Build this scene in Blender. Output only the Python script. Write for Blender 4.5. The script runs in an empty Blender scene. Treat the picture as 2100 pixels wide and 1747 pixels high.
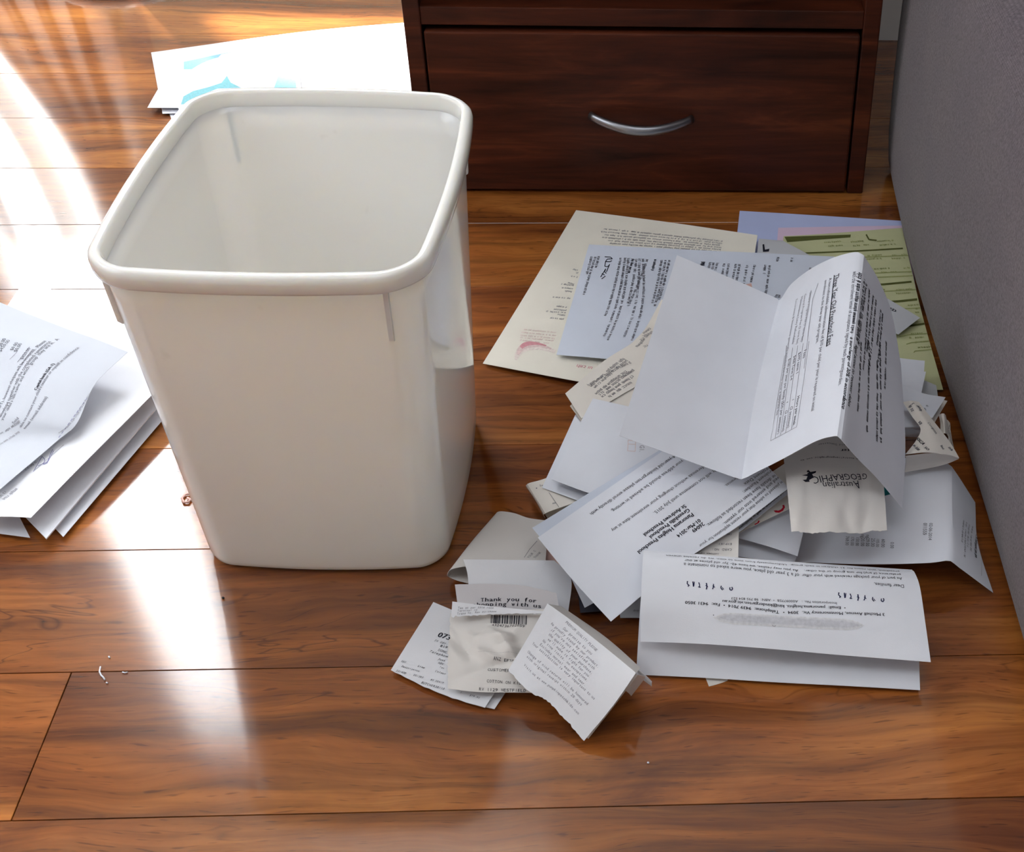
import bpy, bmesh, math, random
import numpy as np
from mathutils import Matrix, Vector

random.seed(7)
SC = bpy.context.scene
COL = SC.collection

# ------------------------------------------------------------------ camera
W_PX, H_PX = 2100, 1747
F_PX, CX, CY, CAM_H = 2835.088, 1441.001, 849.3295, 0.795
ROT = np.array([[0.9987356601, -0.0448093593, 0.0227860154],      # camera right, down, forward in the room's axes
                [-0.0099609180, -0.6206848236, -0.7839968940],
                [0.0492733325, 0.7827786858, -0.6203464094]])
cam_d = bpy.data.cameras.new('camera')
cam = bpy.data.objects.new('camera', cam_d)
COL.objects.link(cam)
cam_d.sensor_fit = 'HORIZONTAL'
cam_d.sensor_width = 36.0
cam_d.lens = F_PX / W_PX * 36.0
cam_d.shift_x = -(CX - W_PX / 2) / W_PX
cam_d.shift_y = (CY - H_PX / 2) / W_PX
cam_d.clip_start = 0.02
r, d, f = ROT
cam.matrix_world = Matrix(((r[0], -d[0], -f[0], 0), (r[1], -d[1], -f[1], 0), (r[2], -d[2], -f[2], CAM_H), (0, 0, 0, 1)))
SC.camera = cam

# ------------------------------------------------------------------ light and exposure
SC.view_settings.view_transform = 'Standard'
SC.view_settings.look = 'None'
SC.view_settings.exposure = 0.0
SC.view_settings.gamma = 1.0
SC.view_settings.use_curve_mapping = False
world = bpy.data.worlds.new('daylight'); SC.world = world
world.use_nodes = True
bg = world.node_tree.nodes['Background']
bg.inputs[0].default_value = (0.80, 0.90, 1.0, 1)
bg.inputs[1].default_value = 1.0
# sun through the patio door behind the cabinet
sun_d = bpy.data.lights.new('sun', 'SUN'); sun_d.energy = 14.0; sun_d.angle = math.radians(2.0); sun_d.color = (1.0, 0.95, 0.86)
sun = bpy.data.objects.new('sun', sun_d); COL.objects.link(sun)
az, el = math.radians(-32), math.radians(67)
sv = Vector((math.sin(az) * math.cos(el), math.cos(az) * math.cos(el), math.sin(el)))
sun.rotation_euler = sv.to_track_quat('Z', 'Y').to_euler(); sun.location = sv * 6
def area(name, loc, aim, sx, sy, radiance, color):
    l = bpy.data.lights.new(name, 'AREA'); l.shape = 'RECTANGLE'; l.size = sx; l.size_y = sy
    l.energy = radiance * math.pi * sx * sy; l.color = color
    o = bpy.data.objects.new(name, l); COL.objects.link(o); o.location = loc
    o.rotation_euler = (Vector(loc) - Vector(aim)).to_track_quat('Z', 'Y').to_euler()
    return o
WALL_Y = 2.36
area('window_daylight', (-0.70, WALL_Y + 0.20, 1.125), (-0.70, 0, 1.125), 1.6, 2.25, 20.0, (0.96, 0.98, 1.0))
area('side_window_daylight', (-2.15, 0.75, 1.6), (0, 0.8, 0.3), 1.8, 1.5, 3.4, (0.88, 0.94, 1.0))
area('overhead_fill', (0.1, 0.20, 2.42), (0.1, 0.62, 0.0), 1.5, 1.0, 2.9, (0.88, 0.94, 1.0))  # overhead fill lamp added to lift upward faces; the ceiling has no opening

# ------------------------------------------------------------------ helpers
def at(px, py, z=0.0):
    """point of the room seen at a photograph pixel, at height z"""
    v = np.array([(px - CX) / F_PX, (py - CY) / F_PX, 1.0]) @ ROT
    return np.array([0, 0, CAM_H]) + v * ((z - CAM_H) / v[2])
def to_px(W):
    c = (W - np.array([0, 0, CAM_H])) @ ROT.T
    return np.stack([CX + F_PX * c[..., 0] / c[..., 2], CY + F_PX * c[..., 1] / c[..., 2]], -1)
def link(name, me, mat=None, parent=None):
    o = bpy.data.objects.new(name, me); COL.objects.link(o)
    if mat is not None:
        me.materials.clear(); me.materials.append(mat)
    if parent is not None: o.parent = parent
    return o
def tag(o, label, cat, group=None):
    o['label'] = label; o['category'] = cat
    if group: o['group'] = group
    return o
def structure(o):
    o['kind'] = 'structure'; return o
def empty(name, loc, rz=0):
    o = bpy.data.objects.new(name, None); COL.objects.link(o); o.location = loc; o.rotation_euler = (0, 0, rz)
    o.empty_display_size = 0.05
    return o
def box_bm(x0, x1, y0, y1, z0, z1, bev=0.0, seg=2):
    bm = bmesh.new(); bmesh.ops.create_cube(bm, size=1)
    for v in bm.verts:
        v.co = Vector((x0 + (v.co.x + .5) * (x1 - x0), y0 + (v.co.y + .5) * (y1 - y0), z0 + (v.co.z + .5) * (z1 - z0)))
    if bev: bmesh.ops.bevel(bm, geom=bm.edges[:], offset=bev, segments=seg, profile=.5, affect='EDGES')
    return bm
def bm_obj(name, bm, mat, parent=None, smooth=False):
    me = bpy.data.meshes.new(name)
    if smooth:
        for fa in bm.faces: fa.smooth = True
    bm.to_mesh(me); bm.free()
    return link(name, me, mat, parent)
def box(name, dims, mat, parent=None, bev=0.0):
    return bm_obj(name, box_bm(*dims, bev=bev), mat, parent)
def py_obj(name, verts, faces, mat, parent=None, smooth=False):
    me = bpy.data.meshes.new(name); me.from_pydata([tuple(v) for v in verts], [], [tuple(q) for q in faces]); me.update()
    if smooth: me.polygons.foreach_set('use_smooth', [True] * len(me.polygons))
    return link(name, me, mat, parent)
def tube_bm(pts, rad, n=10, flat=1.0):
    bm = bmesh.new(); rings = []
    for i, p in enumerate(pts):
        p = Vector(p); t = (Vector(pts[min(i + 1, len(pts) - 1)]) - Vector(pts[max(i - 1, 0)])).normalized()
        up = Vector((0, 0, 1)) if abs(t.z) < .9 else Vector((1, 0, 0))
        s = t.cross(up).normalized(); u = s.cross(t)
        rr = rad[i] if isinstance(rad, (list, tuple)) else rad
        rings.append([bm.verts.new(p + (s * math.cos(a) + u * math.sin(a) * flat) * rr) for a in [2 * math.pi * k / n for k in range(n)]])
    for a, b in zip(rings, rings[1:]):
        for k in range(n): bm.faces.new((a[k], a[(k + 1) % n], b[(k + 1) % n], b[k]))
    bm.faces.new(rings[0][::-1]); bm.faces.new(rings[-1])
    return bm

# ------------------------------------------------------------------ materials
def mat_new(name):
    m = bpy.data.materials.new(name); m.use_nodes = True
    nt = m.node_tree; b = nt.nodes['Principled BSDF']
    return m, nt, b
def node(nt, typ, **kw):
    n = nt.nodes.new(typ)
    for k, v in kw.items():
        if k.startswith('i_'): n.inputs[int(k[2:])].default_value = v
        else: setattr(n, k, v)
    return n
def ramp(nt, stops):
    n = nt.nodes.new('ShaderNodeValToRGB'); e = n.color_ramp.elements
    while len(e) > len(stops): e.remove(e[-1])
    while len(e) < len(stops): e.new(.5)
    for q, (p, c) in zip(e, stops): q.position = p; q.color = (*c, 1) if len(c) == 3 else c
    return n
def noise(nt, vec, scale, detail=2, rough=.5, dist=0.0):
    n = nt.nodes.new('ShaderNodeTexNoise'); n.inputs['Scale'].default_value = scale; n.inputs['Detail'].default_value = detail
    n.inputs['Roughness'].default_value = rough; n.inputs['Distortion'].default_value = dist
    nt.links.new(vec, n.inputs['Vector']); return n
def mapping(nt, vec, scale):
    n = nt.nodes.new('ShaderNodeMapping'); n.inputs['Scale'].default_value = scale; nt.links.new(vec, n.inputs['Vector']); return n.outputs[0]
def mix(nt, typ, fac, a, b):
    n = nt.nodes.new('ShaderNodeMix'); n.data_type = 'RGBA'; n.blend_type = typ
    for s, v in ((0, fac), (6, a), (7, b)):
        if hasattr(v, 'is_output'): nt.links.new(v, n.inputs[s])
        else: n.inputs[s].default_value = v if s == 0 else (*v, 1)
    return n.outputs[2]
def bump(nt, b, h, strength, dist):
    n = nt.nodes.new('ShaderNodeBump'); n.inputs['Strength'].default_value = strength; n.inputs['Distance'].default_value = dist
    nt.links.new(h, n.inputs['Height']); nt.links.new(n.outputs[0], b.inputs['Normal'])
def plain(name, col, rough=.6, metal=0.0, nscale=30, namt=.06, bmp=0.0, spec=.5):
    m, nt, b = mat_new(name)
    tc = node(nt, 'ShaderNodeTexCoord').outputs['Object']
    n = noise(nt, tc, nscale, 3)
    lo = tuple(max(0, c * (1 - namt)) for c in col); hi = tuple(min(1, c * (1 + namt)) for c in col)
    rp = ramp(nt, [(.3, lo), (.7, hi)]); nt.links.new(n.outputs[0], rp.inputs[0]); nt.links.new(rp.outputs[0], b.inputs['Base Color'])
    b.inputs['Roughness'].default_value = rough; b.inputs['Metallic'].default_value = metal
    b.inputs['Specular IOR Level'].default_value = spec
    if bmp: bump(nt, b, n.outputs[0], bmp, .001)
    return m
def paper(name, col):
    m, nt, b = mat_new(name)
    tc = node(nt, 'ShaderNodeTexCoord').outputs['Object']
    n1 = noise(nt, tc, 25, 3); n2 = noise(nt, tc, 900, 2)
    lo = tuple(c * .965 for c in col)
    rp = ramp(nt, [(.35, lo), (.65, col)]); nt.links.new(n1.outputs[0], rp.inputs[0]); nt.links.new(rp.outputs[0], b.inputs['Base Color'])
    b.inputs['Roughness'].default_value = .62; b.inputs['Specular IOR Level'].default_value = .3
    bump(nt, b, n2.outputs[0], .12, .0004)
    return m
WHITE = paper('white_paper', (.81, .84, .92))
BRIGHT = paper('bright_paper', (.85, .875, .94))
CREAM = paper('cream_paper', (.83, .80, .71))
IVORY = paper('ivory_paper', (.84, .80, .74))
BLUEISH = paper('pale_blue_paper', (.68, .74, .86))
BLUE = paper('blue_paper', (.50, .57, .86))
PINK = paper('pink_paper', (.74, .57, .74))
PEACH = paper('peach_paper', (.86, .56, .50))
GREEN = paper('green_form_paper', (.55, .57, .33))
THERMAL = paper('receipt_paper', (.77, .74, .71))
THERMALW = paper('white_receipt_paper', (.80, .81, .85))
DARKCARD = paper('dark_card', (.06, .06, .08))
TEAL = paper('teal_card', (.01, .22, .24))
GREYP = paper('grey_paper', (.60, .62, .66))
SHADEW = paper('shaded_white_paper', (.64, .68, .76))  # white letter whose shade is put into the paper colour
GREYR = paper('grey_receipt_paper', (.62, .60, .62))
def inkm(name, col): return plain(name, col, .75, namt=.1, nscale=400, spec=.2)
INK = inkm('black_ink', (.018, .018, .03))
INK2 = inkm('grey_ink', (.14, .14, .17))
INK3 = inkm('faint_ink', (.30, .30, .34))
NAVY = inkm('navy_ink', (.01, .012, .06))
REDINK = inkm('red_ink', (.55, .01, .03))
PINKINK = inkm('pink_ink', (.68, .32, .36))
PINK2 = inkm('pale_pink_ink', (.76, .60, .58))
PINK3 = inkm('faint_pink_ink', (.80, .72, .67))
SMUDGE1 = inkm('smudge_light', (.78, .79, .82)); SMUDGE2 = inkm('smudge_mid', (.70, .71, .75)); SMUDGE3 = inkm('smudge_dark', (.62, .63, .68))
OLIVE = inkm('olive_ink', (.10, .11, .03)); OLIVE2 = inkm('pale_olive_ink', (.33, .36, .15))
SKYINK = inkm('sky_blue_ink', (.34, .66, .82)); AQUA = inkm('aqua_ink', (.27, .62, .70))
BLUEINK = inkm('blue_pen_ink', (.16, .16, .38))

# laminate floor boards
def wood_floor():
    m, nt, b = mat_new('acacia_laminate')
    L = nt.links.new
    tc = node(nt, 'ShaderNodeTexCoord').outputs['Object']
    oi = node(nt, 'ShaderNodeObjectInfo')
    mul = node(nt, 'ShaderNodeMath', operation='MULTIPLY'); L(oi.outputs['Random'], mul.inputs[0]); mul.inputs[1].default_value = 37.0
    comb = node(nt, 'ShaderNodeCombineXYZ'); L(mul.outputs[0], comb.inputs[0]); L(mul.outputs[0], comb.inputs[1]); L(mul.outputs[0], comb.inputs[2])
    add = node(nt, 'ShaderNodeVectorMath', operation='ADD'); L(tc, add.inputs[0]); L(comb.outputs[0], add.inputs[1])
    v = add.outputs[0]
    # a slow wander bends the grain so that it swirls
    w = noise(nt, mapping(nt, v, (2.6, 7, 1)), 1.0, 3, .55)
    wv = node(nt, 'ShaderNodeVectorMath', operation='SCALE'); L(w.outputs['Color'], wv.inputs[0]); wv.inputs['Scale'].default_value = .085
    v2n = node(nt, 'ShaderNodeVectorMath', operation='ADD'); L(v, v2n.inputs[0]); L(wv.outputs[0], v2n.inputs[1]); v2 = v2n.outputs[0]
    fig = noise(nt, mapping(nt, v2, (1.9, 11, 1)), 1.0, 6, .60, .7)
    grain = noise(nt, mapping(nt, v2, (9, 190, 1)), 1.0, 4, .6)
    band = noise(nt, mapping(nt, v2, (1.3, 46, 1)), 1.0, 4, .6)
    pores = noise(nt, mapping(nt, v2, (55, 620, 1)), 1.0, 1, .5)
    base = ramp(nt, [(.24, (.060, .0155, .0045)), (.38, (.165, .046, .0095)), (.50, (.315, .101, .019)), (.63, (.465, .172, .035)), (.78, (.60, .26, .066))])
    L(fig.outputs[0], base.inputs[0])
    br = ramp(nt, [(.32, (.30, .25, .21)), (.47, (.92, .90, .88)), (.66, (1.25, 1.22, 1.15))]); L(band.outputs[0], br.inputs[0])
    c = mix(nt, 'MULTIPLY', .65, base.outputs[0], br.outputs[0])
    gr = ramp(nt, [(.30, (.62, .58, .55)), (.55, (1, 1, 1)), (.75, (1.12, 1.1, 1.08))]); L(grain.outputs[0], gr.inputs[0])
    c = mix(nt, 'MULTIPLY', .75, c, gr.outputs[0])
    pr = ramp(nt, [(.26, (.45, .4, .38)), (.36, (1, 1, 1))]); L(pores.outputs[0], pr.inputs[0])
    c = mix(nt, 'MULTIPLY', .8, c, pr.outputs[0])
    # thin dark mineral lines
    vein = noise(nt, mapping(nt, v2, (3.1, 26, 1)), 1.0, 3, .5, 1.2)
    vr = ramp(nt, [(.492, (1, 1, 1)), (.5, (.30, .26, .24)), (.508, (1, 1, 1))]); L(vein.outputs[0], vr.inputs[0])
    patch = noise(nt, mapping(nt, v, (2.2, 6, 1)), 1.0, 2); prp = ramp(nt, [(.50, (0, 0, 0)), (.62, (.8, .8, .8))]); L(patch.outputs[0], prp.inputs[0])
    c = mix(nt, 'MULTIPLY', prp.outputs[0], c, vr.outputs[0])
    c = mix(nt, 'MULTIPLY', 1.0, c, oi.outputs['Color'])
    L(c, b.inputs['Base Color'])
    b.inputs['Roughness'].default_value = .5; b.inputs['Specular IOR Level'].default_value = .08
    b.inputs['Coat Weight'].default_value = 1.0; b.inputs['Coat Roughness'].default_value = .10; b.inputs['Coat IOR'].default_value = 1.88
    bump(nt, b, grain.outputs[0], .05, .0004)
    return m
WOOD = wood_floor()
def dark_wood():
    m, nt, b = mat_new('dark_stained_wood')
    L = nt.links.new
    tc = node(nt, 'ShaderNodeTexCoord').outputs['Object']
    n1 = noise(nt, mapping(nt, tc, (4, 30, 30)), 1.0, 5, .6, .8)
    n2 = noise(nt, mapping(nt, tc, (14, 260, 260)), 1.0, 3, .6)
    rp = ramp(nt, [(.28, (.020, .0052, .0028)), (.55, (.080, .0185, .0074)), (.78, (.20, .050, .016))]); L(n1.outputs[0], rp.inputs[0])
    g = ramp(nt, [(.3, (.6, .6, .6)), (.7, (1.15, 1.1, 1.1))]); L(n2.outputs[0], g.inputs[0])
    L(mix(nt, 'MULTIPLY', .7, rp.outputs[0], g.outputs[0]), b.inputs['Base Color'])
    b.inputs['Roughness'].default_value = .42; b.inputs['Specular IOR Level'].default_value = .22
    bump(nt, b, n2.outputs[0], .05, .0004)
    return m
DARKWOOD = dark_wood()
def fabric():
    m, nt, b = mat_new('grey_woven_fabric')
    L = nt.links.new
    tc = node(nt, 'ShaderNodeTexCoord').outputs['Object']
    a = node(nt, 'ShaderNodeTexWave', wave_type='BANDS', bands_direction='Y'); a.inputs['Scale'].default_value = 190; a.inputs['Distortion'].default_value = .8; a.inputs['Detail Scale'].default_value = 40; L(tc, a.inputs[0])
    c = node(nt, 'ShaderNodeTexWave', wave_type='BANDS', bands_direction='Z'); c.inputs['Scale'].default_value = 190; c.inputs['Distortion'].default_value = .8; c.inputs['Detail Scale'].default_value = 40; L(tc, c.inputs[0])
    mu = node(nt, 'ShaderNodeMath', operation='MULTIPLY'); L(a.outputs[1], mu.inputs[0]); L(c.outputs[1], mu.inputs[1])
    n = noise(nt, mapping(nt, tc, (300, 420, 420)), 1.0, 2, .7)
    n2 = noise(nt, tc, 14, 3)
    r1 = ramp(nt, [(.22, (.085, .068, .078)), (.5, (.178, .150, .168)), (.8, (.265, .230, .250))]); L(n.outputs[0], r1.inputs[0])
    r2 = ramp(nt, [(0, (.78, .78, .79)), (.8, (1.12, 1.12, 1.12))]); L(mu.outputs[0], r2.inputs[0])
    r3 = ramp(nt, [(.3, (.93, .92, .95)), (.7, (1.05, 1.04, 1.02))]); L(n2.outputs[0], r3.inputs[0])
    L(mix(nt, 'MULTIPLY', 1, mix(nt, 'MULTIPLY', .8, r1.outputs[0], r2.outputs[0]), r3.outputs[0]), b.inputs['Base Color'])
    b.inputs['Roughness'].default_value = .9; b.inputs['Specular IOR Level'].default_value = .15
    b.inputs['Sheen Weight'].default_value = .25; b.inputs['Sheen Roughness'].default_value = .5
    bump(nt, b, mu.outputs[0], .35, .0008)
    return m
FABRIC = fabric()
def plastic():
    m, nt, b = mat_new('white_plastic')
    L = nt.links.new
    tc = node(nt, 'ShaderNodeTexCoord').outputs['Object']
    n = noise(nt, tc, 9, 3); s = noise(nt, tc, 42, 2)
    rp = ramp(nt, [(.3, (.875, .862, .825)), (.7, (.895, .885, .85))]); L(n.outputs[0], rp.inputs[0])
    sc = ramp(nt, [(.22, (.90, .895, .88)), (.28, (1, 1, 1))]); L(s.outputs[0], sc.inputs[0])
    L(mix(nt, 'MULTIPLY', .6, rp.outputs[0], sc.outputs[0]), b.inputs['Base Color'])
    b.inputs['Roughness'].default_value = .085; b.inputs['IOR'].default_value = 1.5
    b.inputs['Subsurface Weight'].default_value = .35; b.inputs['Subsurface Radius'].default_value = (1.0, .8, .55); b.inputs['Subsurface Scale'].default_value = .012
    pass
    return m
PLASTIC = plastic()
WALLP = plain('painted_wall', (.74, .72, .68), .8, nscale=12, namt=.03)
PANEL = plain('sun_trim_paint', (.55, .50, .44), .6, nscale=12, namt=.03)
WHITEP = plain('white_paint', (.80, .80, .79), .5, nscale=12, namt=.02)
GROOVE = plain('dark_subfloor', (.03, .018, .010), .9)
CHROME = plain('satin_nickel', (.30, .31, .34), .34, 1.0, nscale=60, namt=.05)
BLACKP = plain('black_rubber', (.012, .012, .014), .6)
BLACKW = plain('shadow_gap_black', (.008, .006, .006), .8)

# ------------------------------------------------------------------ room shell
X0, X1, YB, YF, HC = -2.3, 1.9, WALL_Y, -1.8, 2.45
floor = structure(box('floor', (X0, X1, YF, YB + .3, -.030, -.0085), GROOVE))
PW, PL, SEAM0 = 0.1292570, 1.285, 1.7375358
plank_me = bpy.data.meshes.new('plank')
pb = box_bm(-PL / 2 + .0004, PL / 2 - .0004, -PW / 2 + .0004, PW / 2 - .0004, -.008, 0, bev=.00025, seg=1); pb.to_mesh(plank_me); pb.free()
plank_me.materials.append(WOOD)
joint = {-3: .12, -2: .06, -1: .20, 0: .10, 1: .16, 2: .46, 3: .38, 4: .62, 5: .41, 6: .55, 7: .36, 8: -.418, 9: .44, 10: .52}
tint = {9: (.98, .95, .95), 8: (1.14, 1.09, 1.02), 7: (.85, .81, .77), 6: (1.05, 1.0, .95), 5: (1.0, .98, .95), 4: (1.05, 1.02, 1.0), 3: (.92, .92, .92), 2: (.85, .84, .83)}
for k in range(-6, 27):
    y = SEAM0 - PW * (k + .5)
    j = joint.get(k, random.uniform(0, PL))
    n0 = math.ceil((X0 - j) / PL) - 1
    for n in range(n0, n0 + 6):
        xc = j + n * PL + PL / 2
        if xc - PL / 2 > X1 or xc + PL / 2 < X0: continue
        p = bpy.data.objects.new('plank', plank_me); COL.objects.link(p); p.parent = floor; p.location = (xc, y, 0)
        t = tint.get(k, (1, 1, 1)); q = random.uniform(.95, 1.05); p.color = (t[0] * q, t[1] * q, t[2] * q, 1)
structure(box('ceiling', (X0 - .1, X1 + .1, YF - .1, YB + .1, HC, HC + .1), WHITEP))
structure(box('wall_left', (X0 - .1, X0, YF - .1, YB + .1, -.03, HC), WALLP))
structure(box('wall_right', (X1, X1 + .1, YF - .1, YB + .1, -.03, HC), WALLP))
structure(box('wall_front', (X0 - .1, X1 + .1, YF - .1, YF, -.03, HC), WALLP))
DX0, DX1, DZ = -1.26, -.20, 2.10          # patio door opening
wb = bmesh.new()
for dms in ((X0, DX0, YB, YB + .1, -.03, HC), (DX1, X1, YB, YB + .1, -.03, HC), (DX0, DX1, YB, YB + .1, DZ, HC)):
    t = box_bm(*dms); me = bpy.data.meshes.new('t'); t.to_mesh(me); t.free(); wb.from_mesh(me); bpy.data.meshes.remove(me)
structure(bm_obj('wall_back', wb, WALLP))
structure(box('wall_light_stop', (-.19, X1, 1.865, YB, -.03, HC), WALLP))  # unseen wall added to keep door light out of the gap beside the cabinet
door = structure(empty('door_1', (DX0, YB + .04, 0)))
def dpart(nm, dm, m=WHITEP):
    return box(nm, (dm[0] - DX0, dm[1] - DX0, dm[2] - YB - .04, dm[3] - YB - .04, dm[4], dm[5]), m, door, bev=.003)
dpart('door_frame', (DX0, DX0 + .03, YB, YB + .07, 0, DZ)); dpart('door_frame', (DX1 - .03, DX1, YB, YB + .07, 0, DZ))
dpart('door_frame', (DX0, DX1, YB, YB + .07, DZ - .04, DZ)); dpart('door_sill', (DX0, DX1, YB, YB + .09, -.008, .02))
dpart('mullion', (-.945, -.905, YB, YB + .06, .02, DZ - .04))
dpart('sun_trim_panel', (-.905, DX1 - .03, YB + .015, YB + .05, .02, 1.22), PANEL)  # unseen solid panel added to trim the sun patch and tint the floor reflection
structure(box('baseboard_right', (X1 - .012, X1, YF, 1.853, 0, .09), WHITEP))
structure(box('baseboard_back', (.30, X1 - .012, 1.853, 1.865, 0, .09), WHITEP))
structure(box('baseboard_left', (X0, X0 + .012, YF, YB, 0, .09), WHITEP))
# sheer curtain gathered at the door's left side
cm, cnt, cb = mat_new('sheer_curtain')
tl = node(cnt, 'ShaderNodeBsdfTranslucent'); tl.inputs[0].default_value = (.95, .95, .95, 1)
mx = node(cnt, 'ShaderNodeMixShader'); mx.inputs[0].default_value = .8
tr = node(cnt, 'ShaderNodeBsdfTransparent'); my = node(cnt, 'ShaderNodeMixShader'); my.inputs[0].default_value = .52
cb.inputs['Base Color'].default_value = (.85, .85, .84, 1); cb.inputs['Roughness'].default_value = .9
cnt.links.new(cb.outputs[0], mx.inputs[1]); cnt.links.new(tl.outputs[0], mx.inputs[2])
cnt.links.new(mx.outputs[0], my.inputs[1]); cnt.links.new(tr.outputs[0], my.inputs[2])
cnt.links.new(my.outputs[0], cnt.nodes['Material Output'].inputs[0])
def flare(z): return float(np.interp(z, [0, .2, .37, .5, .8, 2.3], [-.17, -.10, -.025, 0, .01, .01]))
def drape(name, label, xl, xr, y, z0, z1, folds, amp, mat, hem=0.0):
    vs, fs = [], []; NZ, NX = 30, folds * 14
    for i in range(NZ + 1):
        t = i / NZ; z = z0 + (z1 - z0) * t ** 1.6
        a, b = xl(z), xr(z)
        for j in range(NX + 1):
            u = j / NX
            vs.append((a + (b - a) * u + .012 * math.sin(u * 2 * math.pi * folds * 2), y + amp * math.sin(u * 2 * math.pi * folds + .4 * math.sin(3 * t)), z))
    for i in range(NZ):
        for j in range(NX):
            q = i * (NX + 1) + j; fs.append((q, q + 1, q + NX + 2, q + NX + 1))
    return tag(py_obj(name, vs, fs, mat, smooth=True), label, 'curtain')
def thin(m, col, fac):
    nt = m.node_tree; b = nt.nodes['Principled BSDF']; t_ = node(nt, 'ShaderNodeBsdfTranslucent'); t_.inputs[0].default_value = (*col, 1)
    x_ = node(nt, 'ShaderNodeMixShader'); x_.inputs[0].default_value = fac; nt.links.new(b.outputs[0], x_.inputs[1]); nt.links.new(t_.outputs[0], x_.inputs[2])
    nt.links.new(x_.outputs[0], nt.nodes['Material Output'].inputs[0]); return m
DRAPE = thin(plain('beige_drape', (.34, .26, .20), .9, nscale=200, namt=.08), (.30, .27, .24), .45)
STRIPE = thin(plain('streak_stripe', (.60, .56, .52), .9, nscale=200, namt=.08), (.40, .37, .34), .6)
thin(PANEL, (.30, .27, .23), .5)
cur = drape('curtain', 'white sheer curtain hanging at the left half of the patio door', lambda z: -1.36 + .10 * z, lambda z: -.925 + flare(z), YB - .070, .012, 2.27, 9, .026, cm)
cur.data.materials.append(STRIPE)                # denser stripes added low on the sheer to streak the floor reflection
nxs = 9 * 14
for p_ in cur.data.polygons:
    u = (p_.index % nxs) / nxs
    if p_.center.z < .58 and any(a <= u < b for a, b in ((.06, .13), (.20, .24), (.33, .42), (.50, .54), (.62, .68), (.79, .81))): p_.material_index = 1
drape('curtain', 'unseen beige drape added at the patio door middle bar to darken the floor reflection', lambda z: -.955 + flare(z), lambda z: -.885, YB - .125, .012, 2.27, 4, .020, DRAPE)  # drape added so its slanted edge cuts the bright floor reflection
drape('curtain', 'beige drape at the far left of the patio door', lambda z: -1.62, lambda z: -1.24 + .075 * z, YB - .125, .012, 2.27, 6, .022, DRAPE)
rod = bm_obj('curtain_rod', tube_bm([(-1.65, YB - .10, 2.29), (-.20, YB - .10, 2.29)], .012, 12), CHROME, cur, True)

# ------------------------------------------------------------------ bedside cabinet
cab = empty('bedside_cabinet', (0, 1.41905, 0), math.atan(-.01696791))
tag(cab, 'dark brown wooden bedside cabinet with one drawer beside the grey sofa', 'cabinet')
CL, CR, CD, CH = -.2412, .2685, .42, .93
dm = DARKWOOD
box('side_panel', (CL, CL + .018, 0, CD, 0, CH), dm, cab, .0015)
box('side_panel', (CR - .0185, CR, 0, CD, 0, CH), dm, cab, .0015)
box('back_panel', (CL + .018, CR - .0185, CD - .012, CD, .004, CH), dm, cab)
box('top_panel', (CL - .008, CR + .008, -.008, CD + .002, CH, CH + .022), dm, cab, .002)
box('rail', (CL + .018, CR - .0185, .0015, .03, .1995, .2198), dm, cab, .0012)
box('shelf', (CL + .018, CR - .0185, .03, CD - .012, .2010, .2190), dm, cab)
box('rail', (CL + .018, CR - .0185, .0015, .03, .87, .93), dm, cab, .0012)
drw = box('drawer', (CL + .0205, CR - .0208, -.002, .017, .0032, .1938), dm, cab, .0022)
box('drawer_box', (CL + .028, CR - .028, .017, .36, .012, .170), dm, drw)
hp = []
for i in range(25):
    t = i / 24; hp.append((-.0455 + .113 * t, -.004 - .026 * math.sin(math.pi * t) ** .8, .0985 - .003 * t - .004 * math.sin(math.pi * t)))
hb = tube_bm(hp, [.0038 + .0010 * math.sin(math.pi * i / 24) for i in range(25)], 12, 1.25)
bm_obj('handle', hb, CHROME, drw, True)
cab_in = box('plinth_shadow_board', (CL + .018, CR - .0185, .02, .03, .001, .012), dm, cab)

# ------------------------------------------------------------------ grey sofa
sofa = empty('sofa', (0, 0, 0)); tag(sofa, 'grey woven fabric sofa along the right edge of the floor', 'sofa')
prof = [(.335, .014), (.300, .012), (.2925, .018), (.2895, .045), (.288, .10), (.288, .17), (.290, .24), (.2945, .285), (.302, .318), (.316, .340), (.338, .350), (.40, .356), (.62, .358), (.98, .35), (1.02, .33), (1.03, .28), (1.03, .02), (1.01, .012)]
ys = [(-1.0, .03), (-.992, .012), (-.97, .003), (-.94, 0)] + [(-.9 + .1 * i, 0) for i in range(24)] + [(1.46, 0), (1.488, .003), (1.500, .011), (1.507, .026)]
def skew(y): return .004 * (y - .75) + (.010 * max(0, (y - 1.15) / .35) ** 2)
bm = bmesh.new(); rings = []
for y, ins in ys:
    rg = []
    for x, z in prof:
        zz = z - ins * (1 if z > .2 else 0) * (z - .2) / .15
        xx = x + skew(y) + (ins if x < .5 else 0)
        xx += .0012 * math.sin(y * 9 + z * 11)
        rg.append(bm.verts.new((xx, y, zz)))
    rings.append(rg)
for a, b2 in zip(rings, rings[1:]):
    for k in range(len(prof)): bm.faces.new((a[k], b2[k], b2[(k + 1) % len(prof)], a[(k + 1) % len(prof)]))
bm.faces.new(rings[0]); bm.faces.new(rings[-1][::-1])
bmesh.ops.recalc_face_normals(bm, faces=bm.faces[:])
bm_obj('upholstered_base', bm, FABRIC, sofa, True)
for fx, fy in ((.42, 1.40), (.92, 1.40), (.42, -.9), (.92, -.9)):
    box('foot', (fx - .02, fx + .02, fy - .02, fy + .02, 0, .016), BLACKP, sofa, .002)
cushion = bm_obj('seat_cushion', box_bm(.375, 1.0, -.9, 1.44, .356, .47, bev=.035, seg=5), FABRIC, sofa, True)

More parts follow.
